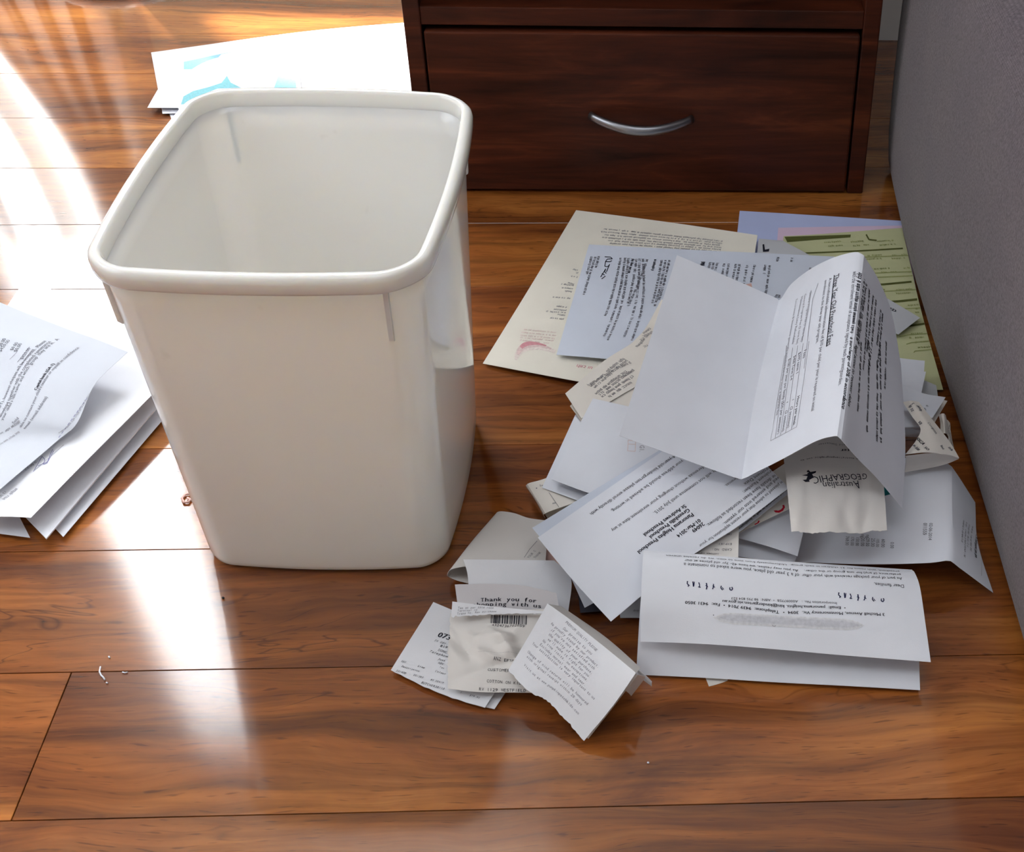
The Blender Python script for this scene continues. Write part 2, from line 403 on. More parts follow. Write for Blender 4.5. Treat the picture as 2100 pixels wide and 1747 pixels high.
# ------------------------------------------------------------------ waste bin
BX, BY, BYAW, BH = -.2448, .9114, -.0427, .302
bin_o = empty('waste_bin', (BX, BY, 0), BYAW)
tag(bin_o, 'empty white plastic waste bin standing on the wooden floor', 'bin')
NB = 4 * (13 + 15)
def bdims(z):
    t = max(z, 0) / BH
    return .1015 + (.1124 - .1015) * t, .1103 + (.1362 - .1103) * t, .0222 + .0035 * t, .0065
def bring(z, off):
    """outline of the bin at height z, off outward: rounded rectangle with slightly bulging sides"""
    a, b2, rr, c = bdims(z); A, B = a - c, b2 - c; pts = []
    for q, (sx, sy) in enumerate(((1, 1), (-1, 1), (-1, -1), (1, -1))):
        arc_ = [(sx * (A - rr) + (rr + off) * math.cos(math.radians(90 * q + 90 * k / 12)), sy * (B - rr) + (rr + off) * math.sin(math.radians(90 * q + 90 * k / 12))) for k in range(13)]
        nx, ny = ((-1, 1), (-1, -1), (1, -1), (1, 1))[q]; th = math.radians(90 * q + 90)
        p, e = arc_[-1], (nx * (A - rr) + (rr + off) * math.cos(th), ny * (B - rr) + (rr + off) * math.sin(th))
        pts += arc_ + [(p[0] + (e[0] - p[0]) * k / 16, p[1] + (e[1] - p[1]) * k / 16) for k in range(1, 16)]
    out = []
    for x, y in pts:
        out.append((x * (1 + c / A * max(0, 1 - (y / B) ** 2)), y * (1 + c / B * max(0, 1 - (x / A) ** 2)), z))
    return out
def loft(rings, cap0=True, cap1=False):
    bm = bmesh.new(); R = [[bm.verts.new(p) for p in rg] for rg in rings]
    for a, b2 in zip(R, R[1:]):
        for i in range(NB): bm.faces.new((a[i], a[(i + 1) % NB], b2[(i + 1) % NB], b2[i]))
    if cap0: bm.faces.new(R[0][::-1])
    if cap1: bm.faces.new(R[-1])
    return bm
T = .0024
zs = [.010 + (BH - .013 - .010) * i / 14 for i in range(15)]
out_r = [bring(.0, -.010), bring(.0004, -.0065), bring(.0018, -.0035), bring(.005, -.001)] + [bring(z, 0) for z in zs]
in_r = [bring(z, -T) for z in reversed(zs)] + [bring(.007, -T - .003), bring(.0045, -T - .008), bring(.004, -T - .016)]
bm_obj('body', loft(out_r + in_r, True, True), PLASTIC, bin_o, True)
lip = [(-T + .0002, -.013), (.0002, -.0132), (.0052, -.0150), (.0062, -.0146), (.0069, -.0125), (.0070, -.006), (.0062, -.0026), (.0044, -.0007), (.0020, 0), (-.0012, -.0006), (-.0018, -.0026), (-T - .0003, -.0075), (-T + .0002, -.013)]
bm_obj('rim', loft([bring(BH + dz, o) for o, dz in lip], False), PLASTIC, bin_o, True)
# short upright ribs under the rim, one near every corner
def rib(x, y, nx, ny):
    bm = bmesh.new(); pts = []
    for z in (BH - .060, BH - .058, BH - .0135):
        rg = bring(z, 0); px_, py_, _ = max(rg, key=lambda p: -((p[0] / rg[0][0] - x) ** 2 + (p[1] / bdims(z)[1] - y) ** 2))
        outv = .0003 if z < BH - .059 else .0030
        tx, ty = -ny * .0017, nx * .0017
        pts.append([bm.verts.new((px_ + tx - nx * .001, py_ + ty - ny * .001, z)), bm.verts.new((px_ + tx + nx * outv, py_ + ty + ny * outv, z)),
                    bm.verts.new((px_ - tx + nx * outv, py_ - ty + ny * outv, z)), bm.verts.new((px_ - tx - nx * .001, py_ - ty - ny * .001, z))])
    for a, b2 in zip(pts, pts[1:]):
        for k in range(4): bm.faces.new((a[k], a[(k + 1) % 4], b2[(k + 1) % 4], b2[k]))
    bm.faces.new(pts[0][::-1]); bm.faces.new(pts[-1])
    bm_obj('rib', bm, PLASTIC, bin_o)
rib(.80, -1, 0, -1); rib(-1, -.84, -1, 0); rib(-.80, 1, 0, 1); rib(1, .84, 1, 0)

# ------------------------------------------------------------------ paper sheets
def catmull(P, n):
    """resample control points (k, ...) to n+1 samples, smooth"""
    P = np.asarray(P, float); k = len(P)
    if k == 2: return np.array([P[0] + (P[1] - P[0]) * t for t in np.linspace(0, 1, n + 1)])
    E = np.concatenate([[2 * P[0] - P[1]], P, [2 * P[-1] - P[-2]]]); out = []
    for t in np.linspace(0, k - 1, n + 1):
        i = min(int(t), k - 2); s = t - i; a, b, c, d2 = E[i], E[i + 1], E[i + 2], E[i + 3]
        out.append(.5 * (2 * b + (c - a) * s + (2 * a - 5 * b + 4 * c - d2) * s * s + (3 * b - a - 3 * c + d2) * s ** 3))
    return np.array(out)
def linear(P, n):
    P = np.asarray(P, float); k = len(P); out = []
    for t in np.linspace(0, k - 1, n + 1):
        i = min(int(t), k - 2); s = t - i; out.append(P[i] * (1 - s) + P[i + 1] * s)
    return np.array(out)
def even(g, ax, n):
    """respace a sampled surface so that steps along one axis have equal mean length"""
    h = np.swapaxes(g, 0, ax); L = np.linalg.norm(np.diff(h, axis=0), axis=2).mean(1); c = np.concatenate([[0], np.cumsum(L)])
    t = np.interp(np.linspace(0, c[-1], n + 1), c, np.arange(len(c))); i = np.minimum(t.astype(int), len(h) - 2); f_ = (t - i)[:, None, None]
    return np.swapaxes(h[i] * (1 - f_) + h[i + 1] * f_, 0, ax)
class Sheet:
    """one piece of paper: rows of (pixel x, pixel y, height) corners bent into a surface of small thickness"""
    def __init__(s, name, label, cat, rows, mat, nu=20, nv=20, ul=False, vl=False, wave=.0006, crumple=0, torn=None, thick=.0003, group=None, parent=None, seed=0, vr=1.0):
        rs = np.random.RandomState(seed + len(label))
        g = np.array([[at(*p) for p in row] for row in rows])           # v, u, xyz
        g = (linear if vl else catmull)(g, nv)
        g = np.swapaxes((linear if ul else catmull)(np.swapaxes(g, 0, 1), nu), 0, 1)
        g = even(g, 0, nv); g = even(g, 1, nu)
        V, U = np.meshgrid(np.linspace(0, 1, nv + 1), np.linspace(0, 1, nu + 1), indexing='ij')
        if torn:
            for side, amp in torn.items():
                q = np.cumsum(rs.randn(400)); q = q - np.linspace(q[0], q[-1], 400); q = q / max(1e-6, abs(q).max()) + .35 * rs.randn(400)
                if side in ('v0', 'v1'):
                    a, b = (0, 1) if side == 'v0' else (-1, -2)
                    dlt = g[b] - g[a]; dlt /= np.linalg.norm(dlt, axis=1)[:, None] + 1e-9
                    g[a] += dlt * (amp * q[:nu + 1])[:, None]
                else:
                    a, b = (0, 1) if side == 'u0' else (-1, -2)
                    dlt = g[:, b] - g[:, a]; dlt /= np.linalg.norm(dlt, axis=1)[:, None] + 1e-9
                    g[:, a] += dlt * (amp * q[:nv + 1])[:, None]
        hgt = np.zeros_like(U)
        for _ in range(3):
            k1, k2, ph = rs.uniform(-5, 5), rs.uniform(-5, 5), rs.uniform(0, 6.3); hgt += wave / 2 * np.sin(k1 * U + k2 * V + ph)
        if crumple:
            for _ in range(26):
                th = rs.uniform(0, math.pi); cx, cy = rs.uniform(0, 1, 2); d0 = (U - cx) * math.cos(th) + (V - cy) * math.sin(th)
                al = -(U - cx) * math.sin(th) + (V - cy) * math.cos(th)
                fade = np.exp(-(d0 / rs.uniform(.06, .16)) ** 2 - (al / rs.uniform(.15, .4)) ** 2)
                hgt += crumple * rs.uniform(-1, 1) * fade * (1 - np.minimum(1, abs(d0) / .12))
        s.g = g; s.nu, s.nv = nu, nv; s.vr = vr
        s.normals()
        s.g = g + s.n * hgt[..., None]; s.normals()
        s.px = to_px(s.g); s.face = (s.n * (np.array([0, 0, CAM_H]) - s.g)).sum(-1)
        n1 = (nu + 1) * (nv + 1)
        vt = np.concatenate([s.g.reshape(-1, 3), (s.g - s.n * thick).reshape(-1, 3)])
        idx = np.arange(n1).reshape(nv + 1, nu + 1); F = []
        for i in range(nv):
            for j in range(nu):
                a, b, c, e = idx[i, j], idx[i, j + 1], idx[i + 1, j + 1], idx[i + 1, j]
                q = (a, b, c, e) if not s.flip else (a, e, c, b)
                F.append(q); F.append(tuple(x + n1 for x in reversed(q)))
        edge = list(idx[0, :]) + list(idx[1:, -1]) + list(idx[-1, -2::-1]) + list(idx[-2:0:-1, 0])
        for a, b in zip(edge, edge[1:] + edge[:1]):
            F.append((b, a, a + n1, b + n1) if not s.flip else (a, b, b + n1, a + n1))
        s.o = py_obj(name, vt, F, mat, parent)
        sm = [True] * len(F)
        s.o.data.polygons.foreach_set('use_smooth', sm)
        at_ = s.o.data
        try: at_.set_sharp_from_angle(angle=math.radians(28))
        except Exception: pass
        if parent is None: tag(s.o, label, cat, group)
        elif label: s.o['label'] = label
        s.buf = {}; s.vr = vr; s.gid = 0
    def normals(s):
        gu = np.gradient(s.g, axis=1); gv = np.gradient(s.g, axis=0)
        n = np.cross(gu, gv); n /= np.linalg.norm(n, axis=2)[..., None] + 1e-12
        k = int(min(1.0, s.vr) * s.nv / 2) if s.vr < 1 else None
        nn = n[k, s.nu // 2] if k is not None else n.reshape(-1, 3).mean(0); mid = s.g[k, s.nu // 2] if k is not None else s.g.reshape(-1, 3).mean(0)
        s.flip = (nn @ (np.array([0, 0, CAM_H]) - mid)) < 0
        s.n = -n if s.flip else n
    def look(s, arr, uv):
        u = np.clip(uv[:, 0], 0, 1) * s.nu; v = np.clip(uv[:, 1], 0, 1) * s.nv
        i = np.minimum(u.astype(int), s.nu - 1); j = np.minimum(v.astype(int), s.nv - 1); a = (u - i)[:, None]; b = (v - j)[:, None]
        return (arr[j, i] * (1 - a) + arr[j, i + 1] * a) * (1 - b) + (arr[j + 1, i] * (1 - a) + arr[j + 1, i + 1] * a) * b
    def uv(s, p):
        """surface coordinates of a photograph pixel on this sheet"""
        d2 = ((s.px - np.array(p)) ** 2).sum(-1)
        d2[s.face <= 0] += 1e7
        j, i = np.unravel_index(d2.argmin(), d2.shape)
        q = np.array([[i / s.nu, j / s.nv]])
        w = 1.0                                                          # fine search around the nearest grid point
        for _ in range(4):
            k_ = np.linspace(-w, w, 17); A, B = np.meshgrid(k_ / s.nu, k_ / s.nv)
            Q = np.clip(q + np.stack([A.ravel(), B.ravel()], 1), 0, 1); e2 = ((s.look(s.px, Q) - np.array(p)) ** 2).sum(1)
            q = Q[[e2.argmin()]]; w /= 5
        if e2.min() < 2.5: return q[0]
        for _ in range(12):
            f0 = s.raw(q); e = .5 / max(s.nu, s.nv)
            J = np.stack([(s.raw(q + [[e, 0]]) - f0)[0] / e, (s.raw(q + [[0, e]]) - f0)[0] / e], 1)
            try: q = q + np.clip(np.linalg.lstsq(J, np.array(p) - f0[0], rcond=None)[0], -.2, .2)[None]
            except Exception: break
        return q[0]
    def raw(s, q):                                                       # extrapolates past the border
        c = np.clip(q, 0, 1); out = s.look(s.px, c); e = 1e-3
        for k in (0, 1):
            ex = (q - c)[:, k]
            if abs(ex).max() > 0:
                d0 = np.zeros((1, 2)); d0[0, k] = -.05 if ex[0] > 0 else .05
                out = out + (out - s.look(s.px, np.clip(c + d0, 0, 1))) / (-d0[0, k]) * ex[:, None] if True else out
        return out
    def frame(s, p0, p1):
        a, b = s.uv(p0), s.uv(p1)
        P = s.look(s.g, np.array([a, b, (a + b) / 2]));
        L = np.linalg.norm(P[2] - P[0]) + np.linalg.norm(P[1] - P[2])
        m = np.array([(a + b) / 2]); n = s.look(s.n, m)[0]; t = (P[1] - P[0]) / (np.linalg.norm(P[1] - P[0]) + 1e-9)
        up = np.cross(n, t); e = .02
        c = np.clip(m[0], .03, .97)
        Su = (s.look(s.g, np.array([[c[0] + e, c[1]]])) - s.look(s.g, np.array([[c[0] - e, c[1]]])))[0] / (2 * e)
        Sv = (s.look(s.g, np.array([[c[0], c[1] + e]])) - s.look(s.g, np.array([[c[0], c[1] - e]])))[0] / (2 * e)
        cc = np.linalg.lstsq(np.stack([Su, Sv], 1), up, rcond=None)[0]
        return a, b, L, cc
    def add(s, key, uvs, faces, eps=.00028):
        V, F = s.buf.setdefault(key + (s.gid,), ([], [])); base = sum(len(x) for x in V)
        ok = (uvs[:, 0] > 0) & (uvs[:, 0] < 1) & (uvs[:, 1] > 0) & (uvs[:, 1] < 1)
        P = s.look(s.g, uvs) + s.look(s.n, uvs) * eps
        V.append(P)
        for q in faces:
            if all(ok[i] for i in q): F.append(tuple(i + base for i in q))
    def text(s, string, p0, p1, mat=None, part='printed_text', bold=0, italic=0, mono=False, hs=1.0):
        a, b, L, up = s.frame(p0, p1)
        V, F, w = font(string, bold, italic, mono)
        if not len(V): return
        size = L / w * hs
        uvs = a[None] + (V[:, :1] / w) * (b - a)[None] + V[:, 1:2] * size * up[None]
        s.add((part, (mat or INK).name), uvs, F)
    def scrawl(s, p0, p1, h, mat=None, part='printed_text', fill=.92, seed=1, bold=.16):
        """a line of print too small to read: letter-like strokes; h = x-height in metres"""
        rs = np.random.RandomState(seed + int(p0[0] * 7 + p0[1] * 13) % 9999)
        a, b, L, up = s.frame(p0, p1); x = 0; VV, FF = [], []
        def bar(x0, y0, x1, y1):
            k = len(VV); VV.extend([(x0, y0), (x1, y0), (x1, y1), (x0, y1)]); FF.append((k, k + 1, k + 2, k + 3))
        lw = h * bold
        while x < L - h:
            n = rs.randint(2, 9)
            for _ in range(n):
                if x > L - h * .6: break
                cw = h * rs.choice([.35, .8, .85, .9, 1.1]); kind = rs.randint(5)
                if rs.rand() < fill:
                    y1 = h * (1.45 if kind == 0 else 1); y0 = -h * .4 if kind == 1 else 0
                    bar(x, y0, x + lw, y1)
                    if cw > h * .5:
                        if kind != 3: bar(x, h - lw, x + cw * .75, h)
                        if kind in (1, 2, 3): bar(x, 0, x + cw * .75, lw)
                        if kind != 2: bar(x + cw * .75 - lw, 0, x + cw * .75, h)
                        if kind == 4: bar(x, h * .45, x + cw * .7, h * .45 + lw)
                x += cw
            x += h * .6
        if not VV: return
        V = np.array(VV); uvs = a[None] + (V[:, :1] / L) * (b - a)[None] + V[:, 1:2] * up[None]
        s.add((part, (mat or INK2).name), uvs, FF)
    def poly(s, pts, mat, part='printed_mark', eps=.0002):
        uvs = np.array([s.uv(p) for p in pts]); s.add((part, mat.name), np.clip(uvs, .002, .998), [tuple(range(len(pts)))], eps)
    def line(s, pts, wpx, mat, part='printed_rule'):
        pts = [np.array(p, float) for p in pts]
        for p, q in zip(pts, pts[1:]):
            dd = q - p; n = max(1, int(np.linalg.norm(dd) / 25)); nn = np.array([-dd[1], dd[0]]) / (np.linalg.norm(dd) + 1e-9) * wpx / 2
            for k in range(n):
                a, b = p + dd * k / n, p + dd * (k + 1) / n
                s.poly([a + nn, b + nn, b - nn, a - nn], mat, part, .00026)
    def new(s): s.gid += 1
    def flush(s):
        for (part, mn, _), (V, F) in s.buf.items():
            if not F: continue
            V = np.concatenate(V); used = sorted({i for q in F for i in q}); mp = {o: i for i, o in enumerate(used)}
            o = py_obj(part, V[used], [[mp[i] for i in q] for q in F], bpy.data.materials[mn], s.o)
            if part in ('printed_text', 'printed_rule', 'barcode', 'signature', 'tear_line', 'children_emblem', 'rule', 'checkbox'): o['kind'] = 'stuff'
_fc = {}
def glyphs(string, bold, italic):
    key = (string, bold, italic)
    if key in _fc: return _fc[key]
    cu = bpy.data.curves.new('t', 'FONT'); cu.body = string; cu.size = 1.0; cu.resolution_u = 2; cu.fill_mode = 'FRONT'
    cu.shear = italic
    o = bpy.data.objects.new('t', cu); COL.objects.link(o)
    dg = bpy.context.evaluated_depsgraph_get(); me = o.evaluated_get(dg).to_mesh()
    V = np.array([(v.co.x, v.co.y) for v in me.vertices]).reshape(-1, 2); F = [tuple(p.vertices) for p in me.polygons]
    o.evaluated_get(dg).to_mesh_clear(); bpy.data.objects.remove(o); bpy.data.curves.remove(cu)
    if bold and len(V):                                  # heavier strokes: the outline printed three times, nudged
        n = len(V); V = np.concatenate([V, V + [bold * 1.3, bold * .25], V + [bold * 2.6, 0]]); F = F + [tuple(q + n for q in f_) for f_ in F] + [tuple(q + 2 * n for q in f_) for f_ in F]
    _fc[key] = (V, F); return V, F
def font(string, bold=0, italic=0, mono=False):
    if not mono:
        V, F = glyphs(string, bold, italic)
        return (V, F, max(1e-3, V[:, 0].max())) if len(V) else (V, F, 1)
    VV, FF, n = [], [], 0
    for i, ch in enumerate(string):
        if ch == ' ': continue
        V, F = glyphs(ch, bold, italic)
        if not len(V): continue
        x0, x1 = V[:, 0].min(), V[:, 0].max(); wd = x1 - x0; k = min(1.25, .50 / wd) if ch not in ".,:;'!|1lI-" else 1
        Q = V.copy(); Q[:, 0] = (V[:, 0] - (x0 + x1) / 2) * k + i * .62 + .31
        VV.append(Q); FF += [tuple(q + n for q in f_) for f_ in F]; n += len(V)
    return (np.concatenate(VV), FF, len(string) * .62) if VV else (np.zeros((0, 2)), [], 1)
def K(sc, ox, oy): return lambda x, y: (x / sc + ox, y / sc + oy)
k1 = K(3.798, 1050, 400); k2 = K(3.493, 1500, 400); k3 = K(3.4945, 1050, 800); k4 = K(3.493, 1500, 850)
k5 = K(3.62, 780, 1050); k6 = K(3.1818, 1280, 1080); k7 = K(3.36, 0, 600); k9 = K(8.077, 1440, 980); k8 = K(6.72, 1600, 500); k10 = K(6.72, 1550, 700)
kE = K(5.825, 1820, 700); kF = K(7.0, 1060, 960); kT = K(2.3333, 0, 0)
def Z(p, z): return (p[0], p[1], z)
SH = []
def sheet(*a, **k):
    s = Sheet(*a, **k); SH.append(s); return s
# ---------- far papers under the sun, top left
s = sheet('loose_sheet', 'white sheet in the sun beside the dark cabinet, behind the bin', 'paper', [[(310, 108, .004), (620, 66, .003), (872, 44, .003)], [(333, 232, .004), (620, 225, .003), (905, 200, .002)]], BRIGHT)
s = sheet('folded_card', 'white folded card with pale blue band and aqua swoosh, behind the bin', 'paper', [[(366, 124, .014), (480, 106, .012), (607, 84, .009)], [(366, 230, .012), (480, 230, .011), (622, 218, .008)]], WHITE)
s.poly([kT(*p) for p in ((880, 296), (1010, 268), (1140, 243), (1400, 205), (1418, 420), (1312, 420), (1342, 332), (880, 332))], SKYINK, 'blue_band')
s.poly([kT(*p) for p in ((866, 500), (878, 462), (925, 436), (1000, 417), (1060, 397), (1086, 364), (1104, 396), (1152, 420), (1040, 424), (940, 464), (880, 500))], AQUA, 'swoosh')
s = sheet('folded_leaflet', 'small white leaflet with pointed corner left of the swoosh card', 'paper', [[(331, 171, .010), (352, 150, .010), (385, 150, .012)], [(302, 220, .009), (352, 221, .008), (400, 222, .008)]], WHITE, vl=True)
s = sheet('paper_slip', 'small white slip poking out low behind the bin rim', 'paper', [[(338, 205, .002), (390, 205, .002)], [(352, 246, .001), (400, 262, .001)]], WHITE)

# ---------- left stack
s = sheet('loose_sheet', 'lowest white sheet of the left stack, with a bare corner', 'paper', [[(190, 640, .003), (270, 740, .003), (348, 845, .003)], [(-90, 860, .003), (20, 985, .003), (130, 1102, .004)]], WHITE)
s = sheet('folded_letter', 'thick white folded letter second from the bottom of the left stack', 'paper', [[(150, 640, .014), (245, 735, .015), (336, 817, .016)], [(-100, 900, .011), (0, 1005, .011), (95, 1105, .010)]], WHITE, thick=.0012)
s.scrawl(k7(75, 1590), k7(205, 1618), .0022, INK2, bold=.3)
s = sheet('folded_letter', 'white sheet end showing at the left frame edge under the left stack', 'paper', [[(-90, 1010, .006), (30, 1040, .006)], [(-60, 1087, .005), (62, 1103, .005)]], WHITE)
s = sheet('signed_form', 'large white form with handwritten signature, upper middle of the left stack', 'paper', [[(60, 560, .030), (210, 670, .030), (345, 776, .030)], [(-80, 760, .030), (70, 890, .030), (200, 922, .030)], [(-230, 960, .026), (-80, 1050, .025), (64, 1063, .025)]], BRIGHT, wave=.0012)
s.line([k7(230, 1235), k7(265, 1175), k7(290, 1130), k7(310, 1150), k7(300, 1185), k7(325, 1175), k7(350, 1110), k7(365, 1080)], 1.0, BLUEINK, 'signature')
s.line([k7(262, 1195), k7(330, 1165), k7(372, 1090)], .9, BLUEINK, 'signature'); s.line([k7(240, 1225), k7(440, 1050)], .6, INK3)
s.scrawl(k7(180, 1225), k7(262, 1165), .0022, INK3); s.scrawl(k7(30, 1430), k7(130, 1350), .0022, INK3); s.scrawl(k7(0, 1420), k7(60, 1360), .0022, INK3)
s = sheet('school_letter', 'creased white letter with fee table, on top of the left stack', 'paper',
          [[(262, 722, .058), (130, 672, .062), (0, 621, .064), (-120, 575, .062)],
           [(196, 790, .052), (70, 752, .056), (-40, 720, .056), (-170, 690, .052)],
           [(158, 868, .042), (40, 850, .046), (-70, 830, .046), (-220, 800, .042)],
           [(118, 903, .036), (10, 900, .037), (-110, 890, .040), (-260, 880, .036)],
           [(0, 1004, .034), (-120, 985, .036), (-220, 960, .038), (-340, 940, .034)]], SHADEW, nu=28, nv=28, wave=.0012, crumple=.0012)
tx = lambda a, p, q, **kw: s.text(a, k7(*p), k7(*q), **kw)
tx('EFT), however cheques will be accepted.  Please', (0, 800), (322, 335), mat=INK2); tx('envelope together with the completed remittance', (8, 858), (355, 340), mat=INK2)
tx("your 'child's last name' and which 'group' they are in.  A", (20, 880), (412, 322), mat=INK2); tx('Capital bank (GA 1)', (252, 675), (380, 492), mat=INK, bold=.02)
tx("able to contact your child's teacher or myself in confidence", (145, 930), (548, 382), mat=INK2); tx('email (email address)', (172, 942), (330, 722), mat=INK2)
tx('field', (95, 905), (132, 868), mat=INK2)
for a, p, q in (('$0.00', (88, 400), (128, 345)), ('$0.00', (115, 410), (155, 352)), ('$420.00', (158, 462), (213, 385)), ('50.00', (10, 375), (45, 318)), ('$420.00', (8, 410), (72, 330))): tx(a, p, q, mat=INK2)
s.line([k7(150, 495), k7(222, 395)], .7, INK2); s.line([k7(120, 480), k7(205, 375)], .7, INK2); s.line([k7(66, 462), k7(120, 408)], .6, INK3)
for p, q in (((0, 980), (150, 890)), ((0, 1050), (140, 960)), ((40, 960), (150, 880))): s.scrawl(k7(*p), k7(*q), .0016, INK3)
for i in range(16):
    a, b = (405 + 20.5 * i, 1000 - 28.5 * i), (405 + 20.5 * i + 12, 1000 - 28.5 * i - 17)
    s.line([k7(*a), k7(*b)], .9, BLUEINK, 'tear_line')
s.scrawl(k7(410, 970), k7(640, 680), .0015, INK3)

# ---------- right pile, lowest layers
s = sheet('loose_sheet', 'plain blue sheet farthest back in the right pile, near the cabinet', 'paper', [[(1517, 433, .0012), (1680, 442, .0012), (1850, 452, .0012)], [(1494, 640, .001), (1680, 655, .001), (1872, 668, .001)]], BLUE)
s = sheet('loose_sheet', 'pink sheet showing as a strip between blue sheet and green form', 'paper', [[(1596, 467, .0026), (1855, 463, .0024)], [(1585, 600, .0024), (1880, 600, .0022)]], PINK)
s = sheet('printed_form', 'olive green printed form with dark bars, beside the sofa', 'paper', [[(1607, 483, .0046), (1730, 476, .0046), (1850, 468, .0046)], [(1590, 640, .004), (1745, 640, .004), (1888, 634, .004)], [(1575, 800, .004), (1760, 800, .004), (1934, 800, .004)]], GREEN)
s.poly([k2(380, 300), k2(620, 292), k2(855, 284), k2(852, 304), k2(620, 320), k2(400, 338)], OLIVE, 'header_bar')
for p, q, r2, w in (((530, 417), (900, 402), (1228, 383), 3), ((930, 652), (1100, 640), (1290, 622), 4), ((1080, 770), (1200, 762), (1330, 748), 4.5), ((1200, 945), (1300, 935), (1385, 922), 4)):
    s.new(); s.line([k2(*p), k2(*q), k2(*r2)], w, OLIVE, 'dark_bar')
for y0 in (345, 372, 445, 470, 540, 565, 690, 715, 800, 825, 850, 1000, 1030, 1060, 1100):
    x0 = 560 + (y0 - 345) * .9
    for a in range(3):
        xa = x0 + 90 + a * 190 + (y0 % 7) * 8
        if xa < 1400: s.scrawl(k2(xa, y0 - a * 4), k2(xa + 120, y0 - 8 - a * 4), .0024, OLIVE2, bold=.3)
for y0 in (455, 570, 600, 700, 830, 1015, 1070, 1130):
    s.line([k2(600 + (y0 - 345) * .9, y0), k2(1000 + (y0 - 345) * .4, y0 - 12), k2(1300 + (y0 - 345) * .22, y0 - 24)], 2.2, OLIVE2, 'rule')
s.line([k2(965, 283), k2(985, 320), k2(1040, 326)], 3, OLIVE, 'tick')
s = sheet('letter_sheet', 'cream letterhead lying lowest on the floor, with a pink logo', 'paper', [[(1181.6, 432, .003), (1370, 456, .006), (1553.4, 481.6, .013)], [(1095, 575, .003), (1310, 605, .005), (1531, 640, .008)], [(990, 745, .004), (1205, 785, .006), (1505, 836, .006)]], CREAM, nu=26, nv=26)
for i in range(6):
    yy = 262 + i * 22; s.scrawl(k1(1640 - i * 3, yy + 96 - i * 6), k1((690 if i < 4 else 640 + 20 * i) + i * 4, yy - 4 + i), .0021, INK3, bold=.2)
for x0, x1, y in ((515, 460, 578), (516, 462, 600), (514, 455, 632), (485, 440, 686), (482, 375, 695), (475, 360, 722), (468, 395, 745), (455, 310, 797), (428, 330, 866), (425, 300, 890), (420, 258, 908), (415, 340, 930), (405, 275, 958)):
    s.scrawl(k1(x0, y + 5), k1(x1, y - 6), .0021, INK3, bold=.2)
for x0, x1, y in ((345, 90, 1055), (345, 75, 1078), (335, 65, 1100), (325, 60, 1118), (290, 55, 1138)):
    s.scrawl(k1(x0, y + 14), k1(x1, y - 12), .0018, PINK2, bold=.25)
def arc(a, b, c, d0, n=10): return [((1 - t) ** 3 * a[0] + 3 * t * (1 - t) ** 2 * b[0] + 3 * t * t * (1 - t) * c[0] + t ** 3 * d0[0], (1 - t) ** 3 * a[1] + 3 * t * (1 - t) ** 2 * b[1] + 3 * t * t * (1 - t) * c[1] + t ** 3 * d0[1]) for t in [i / n for i in range(n + 1)]]
def crescent(top, bot, m, e): s.new(); s.poly([k1(*p) for p in top] + [k1(*p) for p in bot[::-1]], m, 'logo', e)
crescent(arc((18, 1280), (20, 1120), (170, 1115), (345, 1210)), arc((40, 1290), (80, 1190), (200, 1190), (330, 1235)), PINK3, .00020)
crescent(arc((35, 1240), (40, 1125), (170, 1125), (310, 1195)), arc((55, 1250), (90, 1180), (190, 1170), (300, 1205)), PINK2, .00030)
crescent(arc((60, 1180), (90, 1130), (170, 1132), (270, 1172)), arc((80, 1200), (110, 1168), (190, 1160), (262, 1180)), PINKINK, .00040)
s.scrawl(k1(700, 1352), k1(500, 1318), .0036, PINKINK, bold=.2)
s = sheet('paper_scrap', 'small grey scrap with a black mark between cream and green sheets', 'paper', [[(1556, 490, .0165), (1606, 492, .011)], [(1552, 528, .014), (1662, 526, .008)]], GREYP)
s.poly([k2(222, 355), k2(234, 352), k2(240, 392), k2(272, 385), k2(268, 405), k2(226, 408)], INK, 'black_mark')
s = sheet('signed_letter', 'pale blue signed letter lying on the cream letterhead', 'paper', [[(1208, 501.4, .011), (1380, 509, .014), (1547, 517, .020), (1712, 527, .018)], [(1176, 610, .011), (1340, 625, .014), (1520, 640, .018), (1690, 650, .018)], [(1141, 726.5, .010), (1268.5, 738, .012), (1470, 765, .016), (1650, 780, .018)]], BLUEISH, nu=26, nv=22, wave=.0012)
for x0, y0, x1, y1 in ((612, 480, 572, 632), (640, 480, 548, 782), (668, 478, 642, 575), (838, 490, 718, 942), (872, 490, 708, 1105), (898, 492, 736, 1138), (985, 496, 862, 1115), (1012, 498, 918, 1152), (1046, 502, 893, 868), (962, 500, 888, 860), (1158, 508, 1082, 845), (1188, 508, 1095, 880), (1218, 508, 1130, 832),
                       (1535, 525, 1500, 660), (1562, 528, 1530, 680), (1592, 530, 1570, 610), (1645, 535, 1620, 670), (1680, 535, 1650, 700), (1735, 538, 1705, 680), (1765, 540, 1735, 700), (1825, 540, 1795, 700), (1882, 545, 1850, 690), (1965, 545, 1955, 620), (2000, 548, 1965, 780)):
    s.scrawl(k1(x0, y0), k1(x1, y1), .0021, INK2, bold=.22)
for x0, y0, x1, y1 in ((934, 498, 900, 612), (1108, 502, 1084, 592), (1478, 520, 1462, 560), (1490, 520, 1478, 555)): s.scrawl(k1(x0, y0), k1(x1, y1), .0022, INK, bold=.36)
for x0, y0, x1, y1 in ((2060, 485, 2055, 520),): s.scrawl(k1(x0, y0), k1(x1, y1), .0021, INK2)
for x0, y0, x1, y1 in ((330, 445, 318, 480), (425, 450, 420, 485), (560, 520, 535, 580), (600, 528, 575, 600), (320, 712, 300, 745), (338, 715, 322, 748)): s.scrawl(k2(x0, y0), k2(x1, y1), .0021, INK2, bold=.22)
